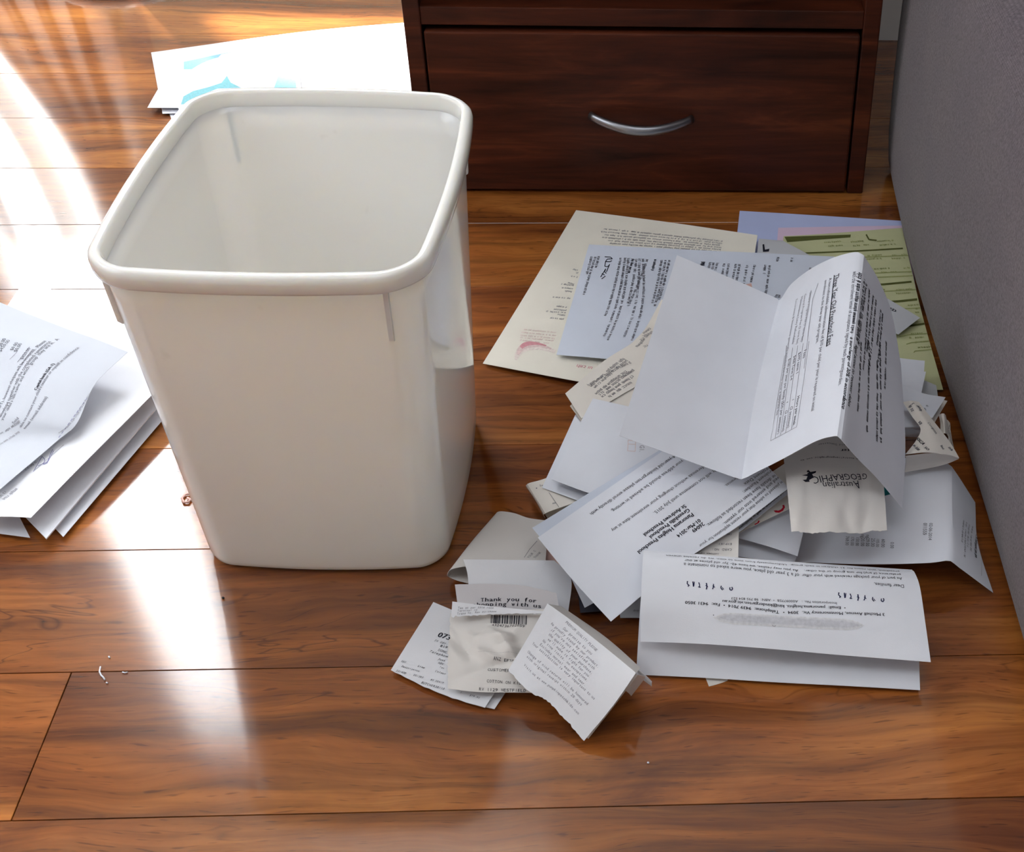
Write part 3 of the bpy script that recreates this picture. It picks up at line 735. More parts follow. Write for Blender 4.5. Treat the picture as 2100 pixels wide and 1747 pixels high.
for a in ([(722, 482), (768, 485), (782, 497), (742, 500), (728, 520), (762, 520), (778, 512)], [(728, 520), (722, 556), (742, 560), (760, 545)], [(690, 640), (715, 600), (730, 575), (722, 600), (735, 612)], [(700, 612), (722, 625)], [(698, 655), (728, 632)], [(760, 540), (735, 600)]): s.line([k1(*p) for p in a], 1.6, INK, 'signature')
s = sheet('paper_scrap', 'tiny peach corner sticking up behind the fees letter', 'paper', [[(1523, 584, .040), (1541, 580, .038)], [(1526, 612, .036), (1546, 606, .035)]], PEACH, nu=6, nv=6)
s = sheet('paper_scrap', 'grey triangular corner lying on the green form', 'paper', [[(1800, 600, .022), (1886.5, 652, .010)], [(1770, 650, .022), (1842, 686, .011)]], GREYP, nu=8, nv=8)
s.text('ED', k8(1500, 905), k8(1590, 945), bold=.03)
s = sheet('receipt', 'cream receipt folded to a point beside the cream letterhead', 'receipt', [[(1169, 833, .024), (1262, 738, .030), (1358, 640, .036)], [(1198, 872, .024), (1262, 880, .028), (1440, 720, .040)]], IVORY)
s = sheet('receipt', 'cream printed receipt lying over the folded cream one', 'receipt', [[(1159.3, 806.8, .030), (1240, 738, .034), (1310, 690, .040), (1357, 614, .046)], [(1192, 858, .028), (1290, 800, .032), (1360, 760, .038), (1440, 690, .046)]], IVORY)
for i, (p, q) in enumerate((((862, 1270), (600, 1492)), ((890, 1285), (625, 1505)), ((918, 1300), (560, 1495)), ((882, 1368), (645, 1545)), ((940, 1358), (665, 1560)), ((935, 1405), (690, 1570)), ((922, 1455), (725, 1582)))): s.scrawl(k1(*p), k1(*q), .0024, INK2, bold=.17)
for p, q in (((1070, 1035), (1010, 1075)), ((1085, 1060), (990, 1130)), ((1060, 1075), (1000, 1105)), ((1020, 1120), (960, 1180)), ((1050, 1165), (1010, 1185))): s.scrawl(k1(*p), k1(*q), .0024, INK2)
s = sheet('receipt', 'white receipt rolled at its left edge below the blank sheet', 'receipt', [[(1122, 1061, .004), (1175, 1085, .006), (1240, 1075, .010)][::-1], [(1085, 1000, .003), (1130, 1000, .006), (1200, 960, .010)][::-1]], IVORY)
s = sheet('receipt', 'upper fold of the white receipt rolled at its left edge', 'receipt',
          [[(1087, 1004, .008), (1080.5, 998, .013), (1085, 992, .018), (1118.7, 982, .020), (1190, 950, .020)], [(1100, 1030, .006), (1097, 1026, .013), (1102, 1022, .018), (1140, 1012, .020), (1210, 985, .020)], [(1120, 1062, .005), (1116, 1056, .012), (1121, 1052, .017), (1150, 1040, .020), (1230, 1010, .020)]], IVORY, nu=28)
s.text('Iqui', kF(330, 268), kF(420, 252), mat=INK2); s.poly([kF(275, 282), kF(292, 282), kF(292, 296), kF(275, 296)], INK2, 'bullet')
s.line([kF(460, 350), kF(605, 562)], .8, INK2); s.scrawl(kF(515, 520), kF(575, 510), .0016, INK2)
s = sheet('blank_sheet', 'lower panel of white blank paper left of the folded letter', 'paper', [[(1180, 850, .021), (1330, 880, .022)], [(1111.5, 1000, .021), (1260, 1055, .021)]], WHITE)
s = sheet('blank_sheet', 'white blank sheet with shaded fold beside the fees letter', 'paper', [[(1216, 817, .036), (1310, 838, .037), (1410, 858, .038)], [(1170, 905, .034), (1275, 930, .035), (1380, 960, .036)], [(1131.6, 983, .028), (1215, 1013, .029), (1340, 1050, .030)]], WHITE)
s = sheet('printed_form', 'white form with checkboxes just below the fees letter corner', 'paper', [[(1299, 823, .0395), (1430, 850, .041)], [(1270, 975, .035), (1400, 1000, .037)]], WHITE)
s.line([k3(832, 388), k3(832, 360), k3(885, 366), k3(885, 390), k3(832, 388), k3(828, 436), k3(883, 440), k3(885, 390)], 1.0, PINK2, 'checkbox')
s.text('G1.', k3(916, 396), k3(914, 442), mat=INK3)

# ---------- middle layers below the folded letter
s = sheet('paper_scrap', 'peach scrap at the tip of the folded enrolment letter', 'paper', [[(1110, 1118, .010), (1150, 1118, .010)], [(1116, 1160, .008), (1160, 1160, .008)]], PEACH, nu=8, nv=8)
s = sheet('leaflet', 'dark purple leaflet edge below the folded enrolment letter', 'paper', [[(1265, 1205, .004), (1345, 1205, .004)], [(1272, 1267, .003), (1345, 1268, .003)]], GREYP)
s.text('dop', k3(912, 1575), k3(868, 1578), mat=INK2)
s = sheet('card', 'black card corner under the folded enrolment letter', 'card', [[(1184, 1205, .006), (1250, 1195, .006)], [(1190, 1256, .004), (1262, 1250, .005)]], DARKCARD, nu=8, nv=8)
s = sheet('blank_sheet', 'white triangular corner under the folded enrolment letter', 'paper', [[(1160, 1160, .020), (1270, 1140, .020)], [(1199, 1246, .012), (1290, 1196, .016)]], WHITE, nu=12, nv=12)
s = sheet('invoice', 'white invoice bent over a ridge beside the sofa', 'paper',
          [[(1660, 930, .020), (1800, 935, .026), (1900, 942, .032), (1942, 950, .034), (1958, 965, .031), (2000, 1030, .009)],
           [(1650, 1040, .016), (1790, 1046, .024), (1900, 1048, .032), (1944, 1050, .035), (1960, 1064, .032), (2006, 1110, .010)],
           [(1630, 1152, .012), (1772, 1157, .020), (1900, 1154, .028), (1946.6, 1149, .031), (1968, 1163, .026), (2038, 1214, .004)]], WHITE, nu=40, nv=20)
for a, p, q in (('02-06-2014', (1418, 778), (1410, 900)), ('011555', (1375, 778), (1372, 862))): s.text(a, k4(*p), k4(*q), mat=INK2)
for i, a in enumerate(('60.00', '105.00', '25.00', 'ng29.00', 'ng20.00', '150.00', '170.00', '768.00')):
    x = 1072 - i * 36.5; s.text(a, k4(x + 4, 893 - 3 * i - (22 if i in (3, 4) else 0)), k4(x, 952 - 2 * i), mat=INK2)
s.text('0.00', k4(1140, 915), k4(1138, 960), mat=INK2)
for i, (p, q) in enumerate((((1660, 755), (1645, 910)), ((1680, 770), (1664, 1020)), ((1700, 785), (1686, 950)), ((1722, 798), (1710, 985)))): s.scrawl(k4(*p), k4(*q), .0014, INK2, bold=.16)
s.scrawl(k4(1762, 815), k4(1742, 1020), .0022, INK, bold=.2)
s.line([k4(1795, 905), k4(1790, 1155)], .7, INK3)
s = sheet('envelope', 'lower white envelope between front letter and torn shop receipt', 'envelope', [[(1505, 1100, .020), (1645, 1110, .022)], [(1505, 1140, .014), (1629, 1155, .016)]], WHITE)
s = sheet('envelope', 'upper white envelope between front letter and torn shop receipt', 'envelope', [[(1500, 1080, .031), (1560, 1040, .034), (1660, 1040, .036)], [(1505, 1100, .027), (1575, 1120, .027), (1635.6, 1141, .027)]], WHITE, vl=True)
s = sheet('leaflet', 'white leaflet with red letters beside the enrolment letter', 'paper', [[(1440, 1060, .038), (1610, 950, .046)], [(1512, 1095, .034), (1628, 1039, .042)]], IVORY)
s.poly([k9(*p) for p in ((1183, 545), (1215, 575), (1275, 578), (1340, 545), (1372, 490), (1360, 447), (1328, 452), (1335, 490), (1305, 525), (1258, 545), (1225, 538))], REDINK, 'red_letter')
s.new(); s.poly([k9(*p) for p in ((862, 768), (880, 788), (940, 752), (955, 712), (928, 708), (918, 738))], REDINK, 'red_letter')
s = sheet('school_letter', 'under sheet with one bold text line along the folded enrolment letter', 'paper', [[(1330, 1080, .043), (1430, 1000, .047), (1540, 920, .050)], [(1420, 1165, .040), (1516, 1090, .045), (1620, 1009, .049)]], WHITE)
s.text('social interaction as well as developing', k9(1385, 190), k9(592, 838), bold=.015, hs=.85)
s = sheet('receipt', 'grey card receipt tucked under the folded enrolment letter', 'receipt', [[(1420, 1040, .0475), (1516, 1050, .049)], [(1420, 1160, .040), (1513.5, 1162, .041)]], THERMAL)
for a, p, q, b0 in (('CUSTOMER COPY', (278, 1252), (-60, 1235), .02), ('CARD NO:', (494, 1172), (155, 1170), 0), ('EXPIRY:', (494, 1082), (228, 1075), 0), ('CREDIT', (494, 925), (300, 905), .01)): s.text(a, k9(*p), k9(*q), mono=True, mat=INK2, bold=b0, hs=1.0)
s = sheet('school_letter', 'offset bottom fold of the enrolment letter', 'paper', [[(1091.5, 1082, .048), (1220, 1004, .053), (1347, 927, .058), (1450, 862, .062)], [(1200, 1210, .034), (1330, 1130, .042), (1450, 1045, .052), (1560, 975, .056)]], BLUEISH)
s = sheet('school_letter', 'folded enrolment letter with bold preschool names, lying across the pile', 'paper',
          [[(1103, 1102, .052), (1228, 1016, .057), (1352, 931, .062), (1460, 858, .066)],
           [(1172, 1185, .046), (1290, 1105, .052), (1410, 1020, .060), (1540, 925, .067)],
           [(1253, 1274, .030), (1400, 1152, .044), (1514, 1079, .053), (1618, 1001, .061)]], WHITE, nu=26, nv=24, wave=.0008)
def tx(a, p, q, k=k3, **kw): s.text(a, k(*p), k(*q), **kw)
tx('4-year-old kindergarten please enrol directly with', (1158, 468), (556, 884)); tx('your address should be advised in writing.', (1218, 500), (708, 864))
tx('preferences without changing your enrolment date at any', (1400, 520), (708, 1002)); tx('It will not commence until July 2015.', (1448, 570), (1010, 876))
tx('preferences.', (1640, 600), (1524, 682))
tx('St Andrews Preschool', (1236, 818), (938, 1032), bold=.025); tx('Greenhills Preschool', (1262, 845), (980, 1048), bold=.025); tx('Panorama Heights Preschool', (1290, 877), (896, 1156), bold=.025)
tx('01-Mar-2014', (1340, 920), (1176, 1040), bold=.025); tx('26049', (1366, 945), (1284, 1004), bold=.025)
tx('Enrolment Date', (282, 365), (86, 494), k=k4); tx('Enrolment Number:', (304, 380), (78, 552), k=k4)
tx('The details have been recorded as follows:', (1906, 585), (1392, 964)); s.text('received and entered into our system.', (1613, 962), (1482, 1073))
s.text('I am pleased to advise that your recent application for your', (1611, 979), (1432, 1119))
# ---------- right edge bits by the sofa
s = sheet('paper_scrap', 'dark grey printed scrap tucked against the sofa', 'paper', [[(1870, 768, .012), (1920, 790, .008)], [(1870, 815, .012), (1926, 822, .008)]], GREYP, nu=8, nv=8)
s.scrawl(kE(455, 455), kE(590, 530), .003, INK, bold=.3)
s = sheet('paper_slip', 'white square slip on the green form, farther one', 'paper', [[(1800, 728, .030), (1896.5, 740, .024)], [(1800, 790, .028), (1893, 790, .022)]], WHITE, nu=10, nv=10)
s = sheet('paper_slip', 'white square slip on the green form, nearer one', 'paper', [[(1800, 754, .033), (1899, 762, .027)], [(1800, 815, .031), (1890, 806, .025)]], WHITE, nu=10, nv=10)
s = sheet('paper_strip', 'thin curled white paper strip standing against the sofa', 'paper', [[(1926, 851, .040), (1934, 848, .044), (1941, 851, .040)], [(1930, 890, .030), (1938, 888, .034), (1945, 890, .030)]], IVORY, nu=10, nv=10)
s = sheet('paper_strip', 'brownish crumpled strip at the foot of the sofa', 'paper', [[(1934, 858, .018), (1946, 864, .014)], [(1946, 912, .018), (1958, 918, .010)]], IVORY, nu=10, nv=10, crumple=.002)
s.scrawl(kE(740, 1000), kE(720, 1110), .002, INK2)
s = sheet('envelope', 'white envelope with layered edge, lower layer by the sofa', 'envelope', [[(1845, 798, .036), (1943, 822, .032)], [(1850, 862, .036), (1917, 866, .034)]], IVORY, nu=10, nv=10)
s = sheet('envelope', 'white envelope pointing at the sofa, beside the long receipt', 'envelope', [[(1838, 783, .048), (1890, 806, .046), (1939.4, 814, .042)], [(1850, 850, .048), (1885, 856, .046), (1912, 857, .044)]], WHITE, nu=12, nv=10)
s.line([kE(440, 795), kE(462, 822)], .8, INK2); s.scrawl(kE(478, 785), kE(496, 775), .002, INK2)
s = sheet('folded_letter', 'white folded paper with rolled edges behind the long receipt', 'paper', [[(1835, 835, .052), (1897, 848, .050)], [(1840, 870, .052), (1895, 872, .050)], [(1845, 881, .046), (1893, 880, .044)], [(1845, 876, .040), (1900, 884, .039)], [(1845, 890, .037), (1906, 890, .036)], [(1845, 896, .030), (1903, 897, .030)]], WHITE, nu=10, nv=24)
s = sheet('receipt', 'long curled shop receipt beside the sofa', 'receipt',
          [[(1851, 824, .064), (1868, 821, .067), (1885, 823, .064)], [(1872, 856, .062), (1893, 856, .064), (1911, 858, .060)], [(1888, 880, .060), (1910, 882, .062), (1930, 883, .058)], [(1878, 905, .060), (1915, 908, .062), (1950, 909, .056)], [(1857, 932, .060), (1908, 928, .062), (1967.6, 938.6, .053)]], IVORY, nu=20, nv=26)
for p, q in (((255, 775), (300, 862)), ((290, 745), (325, 805)), ((352, 770), (402, 858)), ((392, 745), (430, 805)), ((368, 970), (402, 1010)), ((300, 1245), (372, 1312)), ((628, 1250), (672, 1308)), ((728, 1268), (765, 1318))): s.scrawl(kE(*p), kE(*q), .0022, INK2, bold=.25)
s.text('Coupon', kE(470, 970), kE(570, 1108), mat=INK2, mono=True); s.text('SSCA', kE(335, 1160), kE(420, 1240), bold=.03); s.text('SO', kE(435, 1270), kE(482, 1306), bold=.03)
s = sheet('receipt', 'rolled underside of the long curled shop receipt', 'receipt',
          [[(1857, 934, .0585), (1906, 930, .060), (1944, 933, .058), (1966.8, 939.2, .0525)], [(1858, 950, .046), (1906, 946, .046), (1942, 942, .050), (1966, 939.6, .0515)], [(1856, 969, .036), (1906, 961, .038), (1942, 951, .045), (1965.6, 940.4, .0505)]], THERMAL, nu=20, nv=14)
s = sheet('card', 'teal card corner peeping out under the shop receipt', 'card', [[(1800, 960, .046), (1812, 984, .046)], [(1808, 1018, .046), (1828, 1011, .046)]], TEAL, nu=6, nv=6)
s = sheet('receipt', 'torn upside down shop receipt with a leaping animal logo', 'receipt',
          [[(1598, 850, .088), (1700, 850, .088), (1800, 860, .084)], [(1607, 936, .078), (1708, 936, .079), (1806, 950, .074)], [(1616, 1020, .072), (1718, 1018, .074), (1814, 1015, .068)], [(1623, 1090, .066), (1720, 1091, .067), (1819, 1087, .063)]], THERMAL, nu=40, nv=30, torn={'v1': .0012}, crumple=.0020)
tx('Westfield Doncaster', (905, 213), (618, 213), k=k4, mono=True, mat=INK2); tx('Doncaster', (985, 244), (778, 250), k=k4, mono=True, bold=.03)
tx('shop.australiangeographic.com.au', (948, 316), (494, 326), k=k4, mono=True, bold=.01)
tx('EOGRAPHIC', (924, 428), (578, 446), k=k4, hs=1.25); tx('G', (974, 424), (938, 424), k=k4, hs=1.35); tx('ustralian', (868, 486), (652, 488), k=k4, hs=1.2); tx('A', (906, 474), (868, 478), k=k4, hs=1.6)
s.poly([k4(*p) for p in ((505, 436), (545, 428), (540, 405), (552, 398), (566, 412), (607, 405), (604, 418), (578, 428), (590, 448), (572, 462), (556, 470), (560, 482), (530, 484), (510, 470), (536, 466), (545, 442))], INK, 'animal_logo')
# ---------- the big fees letter on top
s = sheet('school_letter', 'large zigzag folded preschool fees letter standing on top of the pile', 'paper',
          [[(1388.3, 523.2, .147), (1455, 552, .137), (1525, 582, .124), (1588, 610, .1115), (1601, 614, .1105), (1623, 583, .122), (1663, 552, .142), (1709, 529, .163), (1752, 517.5, .175), (1768.5, 522, .176), (1776, 532, .172), (1803, 577, .150), (1829, 643, .125), (1848, 748, .100)],
           [(1330, 706, .126), (1398, 735, .116), (1470, 764, .104), (1542, 791, .094), (1556, 795, .0935), (1583, 778, .103), (1633, 753, .124), (1690, 724, .146), (1738, 706, .158), (1747, 706, .159), (1756, 716, .156), (1786, 765, .133), (1820, 835, .106), (1857, 905, .078)],
           [(1270, 893, .105), (1350, 922, .094), (1430, 951, .083), (1510, 979, .0755), (1524, 980.5, .075), (1553, 966, .088), (1607, 938.7, .108), (1672, 904, .130), (1711, 893.5, .142), (1722, 897, .142), (1732, 908, .138), (1760, 940, .117), (1803, 984.5, .090), (1850.7, 1042, .061)]], WHITE, nu=150, nv=24, wave=.0004)
def dn(a, p, q, k=k2, **kw): s.text(a, k(*p), k(*q), **kw)
dn('with the enrolment letter of acceptance signed by each parent/guardian.', (872, 548), (766, 1368), mat=INK2)
dn('Three Year Old Preschool Fees', (740, 574), (684, 1085), hs=1.05); s.line([k2(738, 574), k2(710, 830), k2(681, 1088)], 1.6, INK)
dn('A non-refundable administration fee of $10 per child per year is required on initial', (702, 598), (572, 1552), mat=INK2)
dn('enrolment to the three year old program.', (670, 614), (606, 1066), mat=INK2)
for a, p, q in (('General Program Fee (1 term fee)', (412, 665), (288, 1350)), ('General Program Fee (2 term fee)', (345, 700), (222, 1390)), ('Maintenance Levy Refundable', (290, 735), (162, 1390)), ('Excursions & Incursions generally included but may incur a separate fee', (226, 772), (-54, 2369))):
    dn(a, p, q, k=k8, mat=INK3, hs=.8)
for a, p, q, m in (('Fees', (668, 125), (650, 240), INK2), ('Hours per week', (578, 758), (512, 1165), INK), ('$395 term 1', (592, 160), (556, 450), INK2), ('$400 Term 2-4', (528, 205), (478, 545), INK2), ('$100 per year per family ($50 per semester)', (458, 245), (296, 1285), INK2),
                   ('5', (510, 800), (505, 818), INK2), ('(2 sessions)', (482, 905), (432, 1200), INK2), ('6', (432, 835), (427, 853), INK2), ('(2 sessions)', (412, 960), (362, 1245), INK2)): dn(a, p, q, k=k10, mat=m, hs=.85)
for pts in ([(525, 545), (450, 760), (330, 1720)], [(430, 640), (392, 900), (300, 1360)]): s.line([k8(*p) for p in pts], .7, INK3)
for pts in ([(735, 0), (660, 560), (565, 1180)], [(565, 1180), (205, 1372)], [(655, 30), (490, 1215)], [(580, 60), (412, 1260)], [(510, 90), (340, 1295)], [(430, 60), (270, 1340)], [(400, 200), (205, 1372)]): s.line([k10(*p) for p in pts], .7, INK3)
s.scrawl(k8(1082, 395), k8(974, 1235), .0022, INK, bold=.26); dn('a surcharge of 30% in accordance', (968, 1285), (842, 2268), k=k8, bold=.02, italic=.25, hs=.8)
s.scrawl(k8(1150, 480), k8(1042, 1330), .0022, INK, bold=.22); dn('legal action to recover debts', (1036, 1380), (928, 2230), k=k8, bold=.01, italic=.25, hs=.8)
for p, q in (((1175, 540), (1060, 1380)), ((1218, 620), (1130, 1740)), ((1272, 700), (1175, 1520)), ((1310, 760), (1205, 1740)), ((1375, 900), (1322, 1400)), ((1402, 950), (1320, 1740))): s.scrawl(k8(*p), k8(*q), .0022, INK, bold=.24)
for p, q in (((1440, 0), (1388, 1000)), ((1548, 0), (1518, 1260)), ((1660, 260), (1655, 1395)), ((1700, 0), (1712, 1440)), ((1790, 0), (1765, 660))): s.scrawl(k10(*p), k10(*q), .0022, INK, bold=.24)
# ---------- front letter
s = sheet('paper_slip', 'tiny white corner under the front edge of the families letter', 'paper', [[(1440, 1372, .0016), (1496, 1378, .0016)], [(1454, 1407, .0008), (1492, 1395, .001)]], IVORY, nu=5, nv=5)
s = sheet('school_letter', 'folded letter to families, front of the pile, printed upside down', 'paper',
          [[(1908.6, 1358, .024), (1720, 1343, .027), (1594, 1331.4, .030), (1446.6, 1320.4, .032), (1313, 1315.7, .030)],
           [(1898.5, 1285, .034), (1750, 1268, .040), (1605, 1254, .044), (1460, 1242, .048), (1314.5, 1240, .050)],
           [(1887, 1206, .042), (1740, 1192, .048), (1600, 1180, .054), (1460, 1170, .058), (1317, 1168, .060)],
           [(1877, 1176, .041), (1735, 1163, .047), (1597, 1153, .054), (1460, 1143, .058), (1318.5, 1136, .061)],
           [(1871, 1169, .034), (1732, 1158, .040), (1596, 1149, .048), (1460, 1139, .053), (1319, 1130, .056)],
           [(1872, 1180, .022), (1735, 1170, .028), (1597, 1160, .038), (1460, 1150, .046), (1320, 1142, .053)],
           [(1882, 1300, .012), (1738, 1286, .014), (1600, 1274, .018), (1460, 1266, .028), (1312, 1262, .036)],
           [(1886.6, 1416, .003), (1740, 1407, .004), (1594, 1399, .004), (1443, 1389.6, .004), (1304.5, 1383.5, .003)]], BRIGHT, nu=24, nv=56, wave=.0006, vr=.5)
def tx(a, p, q, k=k6, **kw): s.text(a, k(*p), k(*q), **kw)
tx('Dear families,', (1826, 380), (1630, 366)); 
for a, p, q, hs in (('As part of your package received with your offer', (1849, 1184.4), (1644, 1177.3), 1), ('of a 3 year old place, you were asked to nominate a', (1639, 1176.8), (1402.4, 1154.4), 1),
                    ('preference (if any) for one group or the other.', (1846.7, 1177.2), (1649, 1168.8), .85), ('As you may realise, we have 42- 3yr old places at our', (1636.6, 1168.4), (1404, 1147), .85),
                    ('preschool, with room for 21 children in each group.', (1844, 1171.3), (1619, 1157.6), .75), ('Unfortunately from time to time, we do receive uneven', (1613, 1157), (1366, 1138), .75)): s.text(a, p, q, hs=hs)
tx('Incorporation No. :   A0009775B  •  ABN:  98 795 854 523', (1388, 494), (700, 461), hs=.8)
for a, p, q in (('•  Email:  panorama.heights.', (1734.5, 1244), (1612, 1241)), ('kin@kindergarten.vic.gov.au', (1609, 1240.8), (1481.7, 1230.4)), ('3 Mitchell Avenue, Montmorency Vic.  3094  •', (1814.3, 1257.6), (1605.5, 1253)), ('Telephone:  9439 7014  •  Fax:  9431 3050', (1598, 1252.6), (1405, 1232.4))): s.text(a, p, q, bold=.012, hs=.8)
for ox, oy in ((0, 0), (988, 74)):
    s.new(); P = lambda x, y: k6(x + ox, y + oy + (x - 410) * 0.0)
    def body(*ps, w=2.0): s.line([P(*p) for p in ps], w, NAVY, 'children_emblem')
    body((414, 356), (410, 372), (420, 380), (418, 392)); body((420, 380), (428, 386), w=1.4); body((408, 360), (416, 358), w=1.6)
    body((448, 358), (452, 392), w=2.4); body((458, 360), (454, 390), w=1.8)
    body((486, 364), (492, 380), (490, 398)); body((482, 392), (500, 396), w=1.4)
    body((536, 368), (540, 390), (536, 410), w=2.4); body((530, 384), (546, 392), w=1.5)
    body((582, 374), (584, 390), (576, 408)); body((576, 386), (592, 396), w=1.4)
    body((634, 386), (630, 400), (642, 414)); body((638, 396), (650, 410), w=1.4)
    body((690, 396), (688, 410), (700, 416), (708, 406), (702, 394), w=2.0)
def band(x0, x1, y0, y1, m, e):
    n = 24; E = []
    for i in range(n + 1):
        q = i / n; r0 = min(1, min(q, 1 - q) * 9) ** .5; mid = (y0 + y1) / 2 + (q - .5) * 52; h = (y1 - y0) / 2 * r0 + .5
        E.append((k6(x0 + (x1 - x0) * q, mid - h), k6(x0 + (x1 - x0) * q, mid), k6(x0 + (x1 - x0) * q, mid + h)))
    s.new()
    for p, q in zip(E, E[1:]):
        for k in (0, 1): s.poly([p[k], q[k], q[k + 1], p[k + 1]], m, 'blurred_heading', e)
band(580, 1565, 582, 655, SMUDGE1, .00018); band(592, 1555, 588, 648, SMUDGE2, .00026); band(620, 1535, 598, 638, SMUDGE3, .00034)
s.line([k6(965, 640), k6(970, 648), k6(985, 650), k6(990, 640)], 1.2, INK3); s.poly([k6(580, 574), k6(586, 574), k6(586, 580), k6(580, 580)], INK2)
# ---------- receipts at the front
s = sheet('receipt', 'under layer of the clothing receipt at the front left', 'receipt', [[(900, 1290, .002), (1010, 1330, .002), (1038, 1418, .003)], [(880, 1405, .002), (960, 1440, .002), (1014, 1454, .002)]], THERMALW)
s = sheet('receipt', 'white clothing receipt lying leftmost of the front receipts', 'receipt', [[(888.6, 1233.7, .007), (990, 1275, .007), (1075, 1305, .007)], [(843, 1308, .008), (930, 1345, .008), (1035, 1385, .008)], [(801.5, 1374.6, .004), (900, 1420, .004), (995, 1451, .004)]], THERMALW, torn={'v1': .0005})
def tx(a, p, q, k=k5, **kw): s.text(a, k(*p), k(*q), **kw)
tx('073', (418, 925), (512, 952), bold=.02); tx('SH G01, 819', (398, 958), (560, 1010), mono=True, italic=.3, mat=INK); tx('819', (440, 1000), (495, 1015), mono=True, mat=INK)
tx('DONCASTER', (425, 1030), (575, 1080), mono=True, mat=INK); tx('Telephone:', (364, 1040), (530, 1092), mono=True, italic=.3, mat=INK)
for a, p, q in (('Just', (425, 1095), (480, 1112)), ('ABN:', (424, 1125), (480, 1142)), ('Tax', (438, 1155), (472, 1166)), ('Colour', (405, 1186), (485, 1210)), ('SKU', (152, 1112), (190, 1122)), ('Line', (275, 1148), (328, 1164)), ('Description', (155, 1150), (288, 1188)), ('331400', (112, 1184), (188, 1206)), ('051203', (243, 1215), (316, 1236)), ('85 DENIM', (370, 1250), (468, 1276)), ('BUTCHER30/10', (300, 1272), (474, 1322)), ('1', (590, 1344), (602, 1348)), ('$79.95', (660, 1366), (736, 1388))): tx(a, p, q, mono=True, italic=.25, mat=INK)
s = sheet('receipt', 'beige receipt rolled at its left edge next to the bin', 'receipt',
          [[(964, 1197, .003), (938, 1191, .002), (920, 1183, .005), (916.5, 1176.5, .012), (926, 1166, .017), (965, 1160, .019), (1040, 1160, .019), (1118, 1162, .016)],
           [(1010, 1140, .003), (985, 1128, .003), (969, 1118, .007), (966, 1112, .013), (975, 1105, .018), (1010, 1103, .021), (1065, 1106, .021), (1121, 1112, .016)],
           [(1062, 1076, .003), (1036, 1064, .004), (1021, 1057, .009), (1018, 1051, .014), (1028, 1048, .019), (1055, 1052, .021), (1084, 1062, .021), (1118, 1067, .016)]], THERMAL, nu=50, nv=16)
s.line([kF(105, 1285), kF(180, 1170), kF(290, 1045)], .8, INK2)
s.text('THANK', kF(262, 1302), kF(352, 1212), mono=True, mat=INK2); s.text('YOUR C', kF(170, 1300), kF(275, 1190), mono=True, mat=INK2)
s = sheet('blank_sheet', 'blank white folded slip behind the thank you receipt', 'paper', [[(950, 1147, .027), (1040, 1147, .028), (1137, 1149, .026)], [(960, 1185, .021), (1060, 1188, .023), (1170.9, 1185, .018)], [(962, 1262, .008), (1060, 1262, .010), (1165.4, 1256, .008)]], THERMALW, wave=.0008)
s.line([k5(1238, 360), k5(1205, 420), k5(1170, 505)], .8, SMUDGE1, 'crease')
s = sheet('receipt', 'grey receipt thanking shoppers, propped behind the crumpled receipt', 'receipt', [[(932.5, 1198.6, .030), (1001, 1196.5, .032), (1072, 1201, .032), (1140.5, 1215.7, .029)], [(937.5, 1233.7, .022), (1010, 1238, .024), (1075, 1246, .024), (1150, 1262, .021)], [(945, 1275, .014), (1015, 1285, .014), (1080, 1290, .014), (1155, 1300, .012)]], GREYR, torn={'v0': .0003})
tx('Thank you for', (742, 666), (1162, 674), mono=True, bold=.012, hs=.82); tx('shopping with us', (680, 702), (1198, 714), mono=True, bold=.012, hs=.82)
s = sheet('receipt', 'crumpled brownish receipt with a barcode in the front middle', 'receipt', [[(922, 1256, .022), (1010, 1254, .027), (1130, 1250, .027)], [(920, 1310, .019), (1010, 1312, .025), (1120, 1312, .023)], [(919, 1365, .015), (1000, 1368, .019), (1110, 1370, .016)], [(918, 1412, .010), (984, 1420, .011), (1090, 1421, .010)]], THERMAL, nu=56, nv=56, crumple=.0042, torn={'u0': .0010}, wave=.0012)
rb = random.Random(3); x = 822
while x < 1088:
    w = rb.choice([3, 3, 5, 7, 9]); y0 = 764 + (x - 820) * .02
    s.poly([k5(x, y0), k5(x + w, y0), k5(x + w - 4, y0 + 62 + (x - 820) * .02), k5(x - 4, y0 + 62 + (x - 820) * .02)], INK, 'barcode', .0003); x += w + rb.choice([3, 4, 6, 9])
tx('4324736702059', (825, 846), (1068, 860), mono=True); tx('-------------------------', (728, 1042), (1012, 1056), mono=True, mat=INK2)
tx('ANZ EFTPOS', (838, 1098), (1032, 1108), mono=True); tx('CUSTOMER COPY', (794, 1180), (1072, 1192), mono=True); tx('COTTON ON KIDS', (788, 1264), (1066, 1284), mono=True); tx('RV 1129 WESTFIELD', (732, 1325), (1080, 1337), mono=True)
s = sheet('paper_strip', 'torn white receipt strip across the barcode receipt', 'receipt', [[(927.8, 1233.7, .033), (1010, 1243, .034), (1125, 1254, .035)], [(925, 1264, .030), (1000, 1259.5, .032), (1112, 1259, .034)]], THERMALW, torn={'v1': .0010}, nu=40, nv=8)
tx('Tax at per 3316 rate', (578, 722), (842, 716), mono=True, italic=.2, mat=INK2); tx('Terminal ID', (574, 742), (720, 734), mono=True, italic=.2, mat=INK2); tx('Trans No. Rev 02/59446', (572, 766), (862, 744), mono=True, italic=.2, mat=INK2)
s = sheet('receipt', 'back fold of the quality pledge receipt', 'receipt', [[(1122.5, 1236.5, .039), (1215, 1306, .042), (1305, 1379, .044)], [(1152, 1243, .020), (1240, 1306, .022), (1313, 1370, .024)]], THERMAL, ul=False, nv=6)
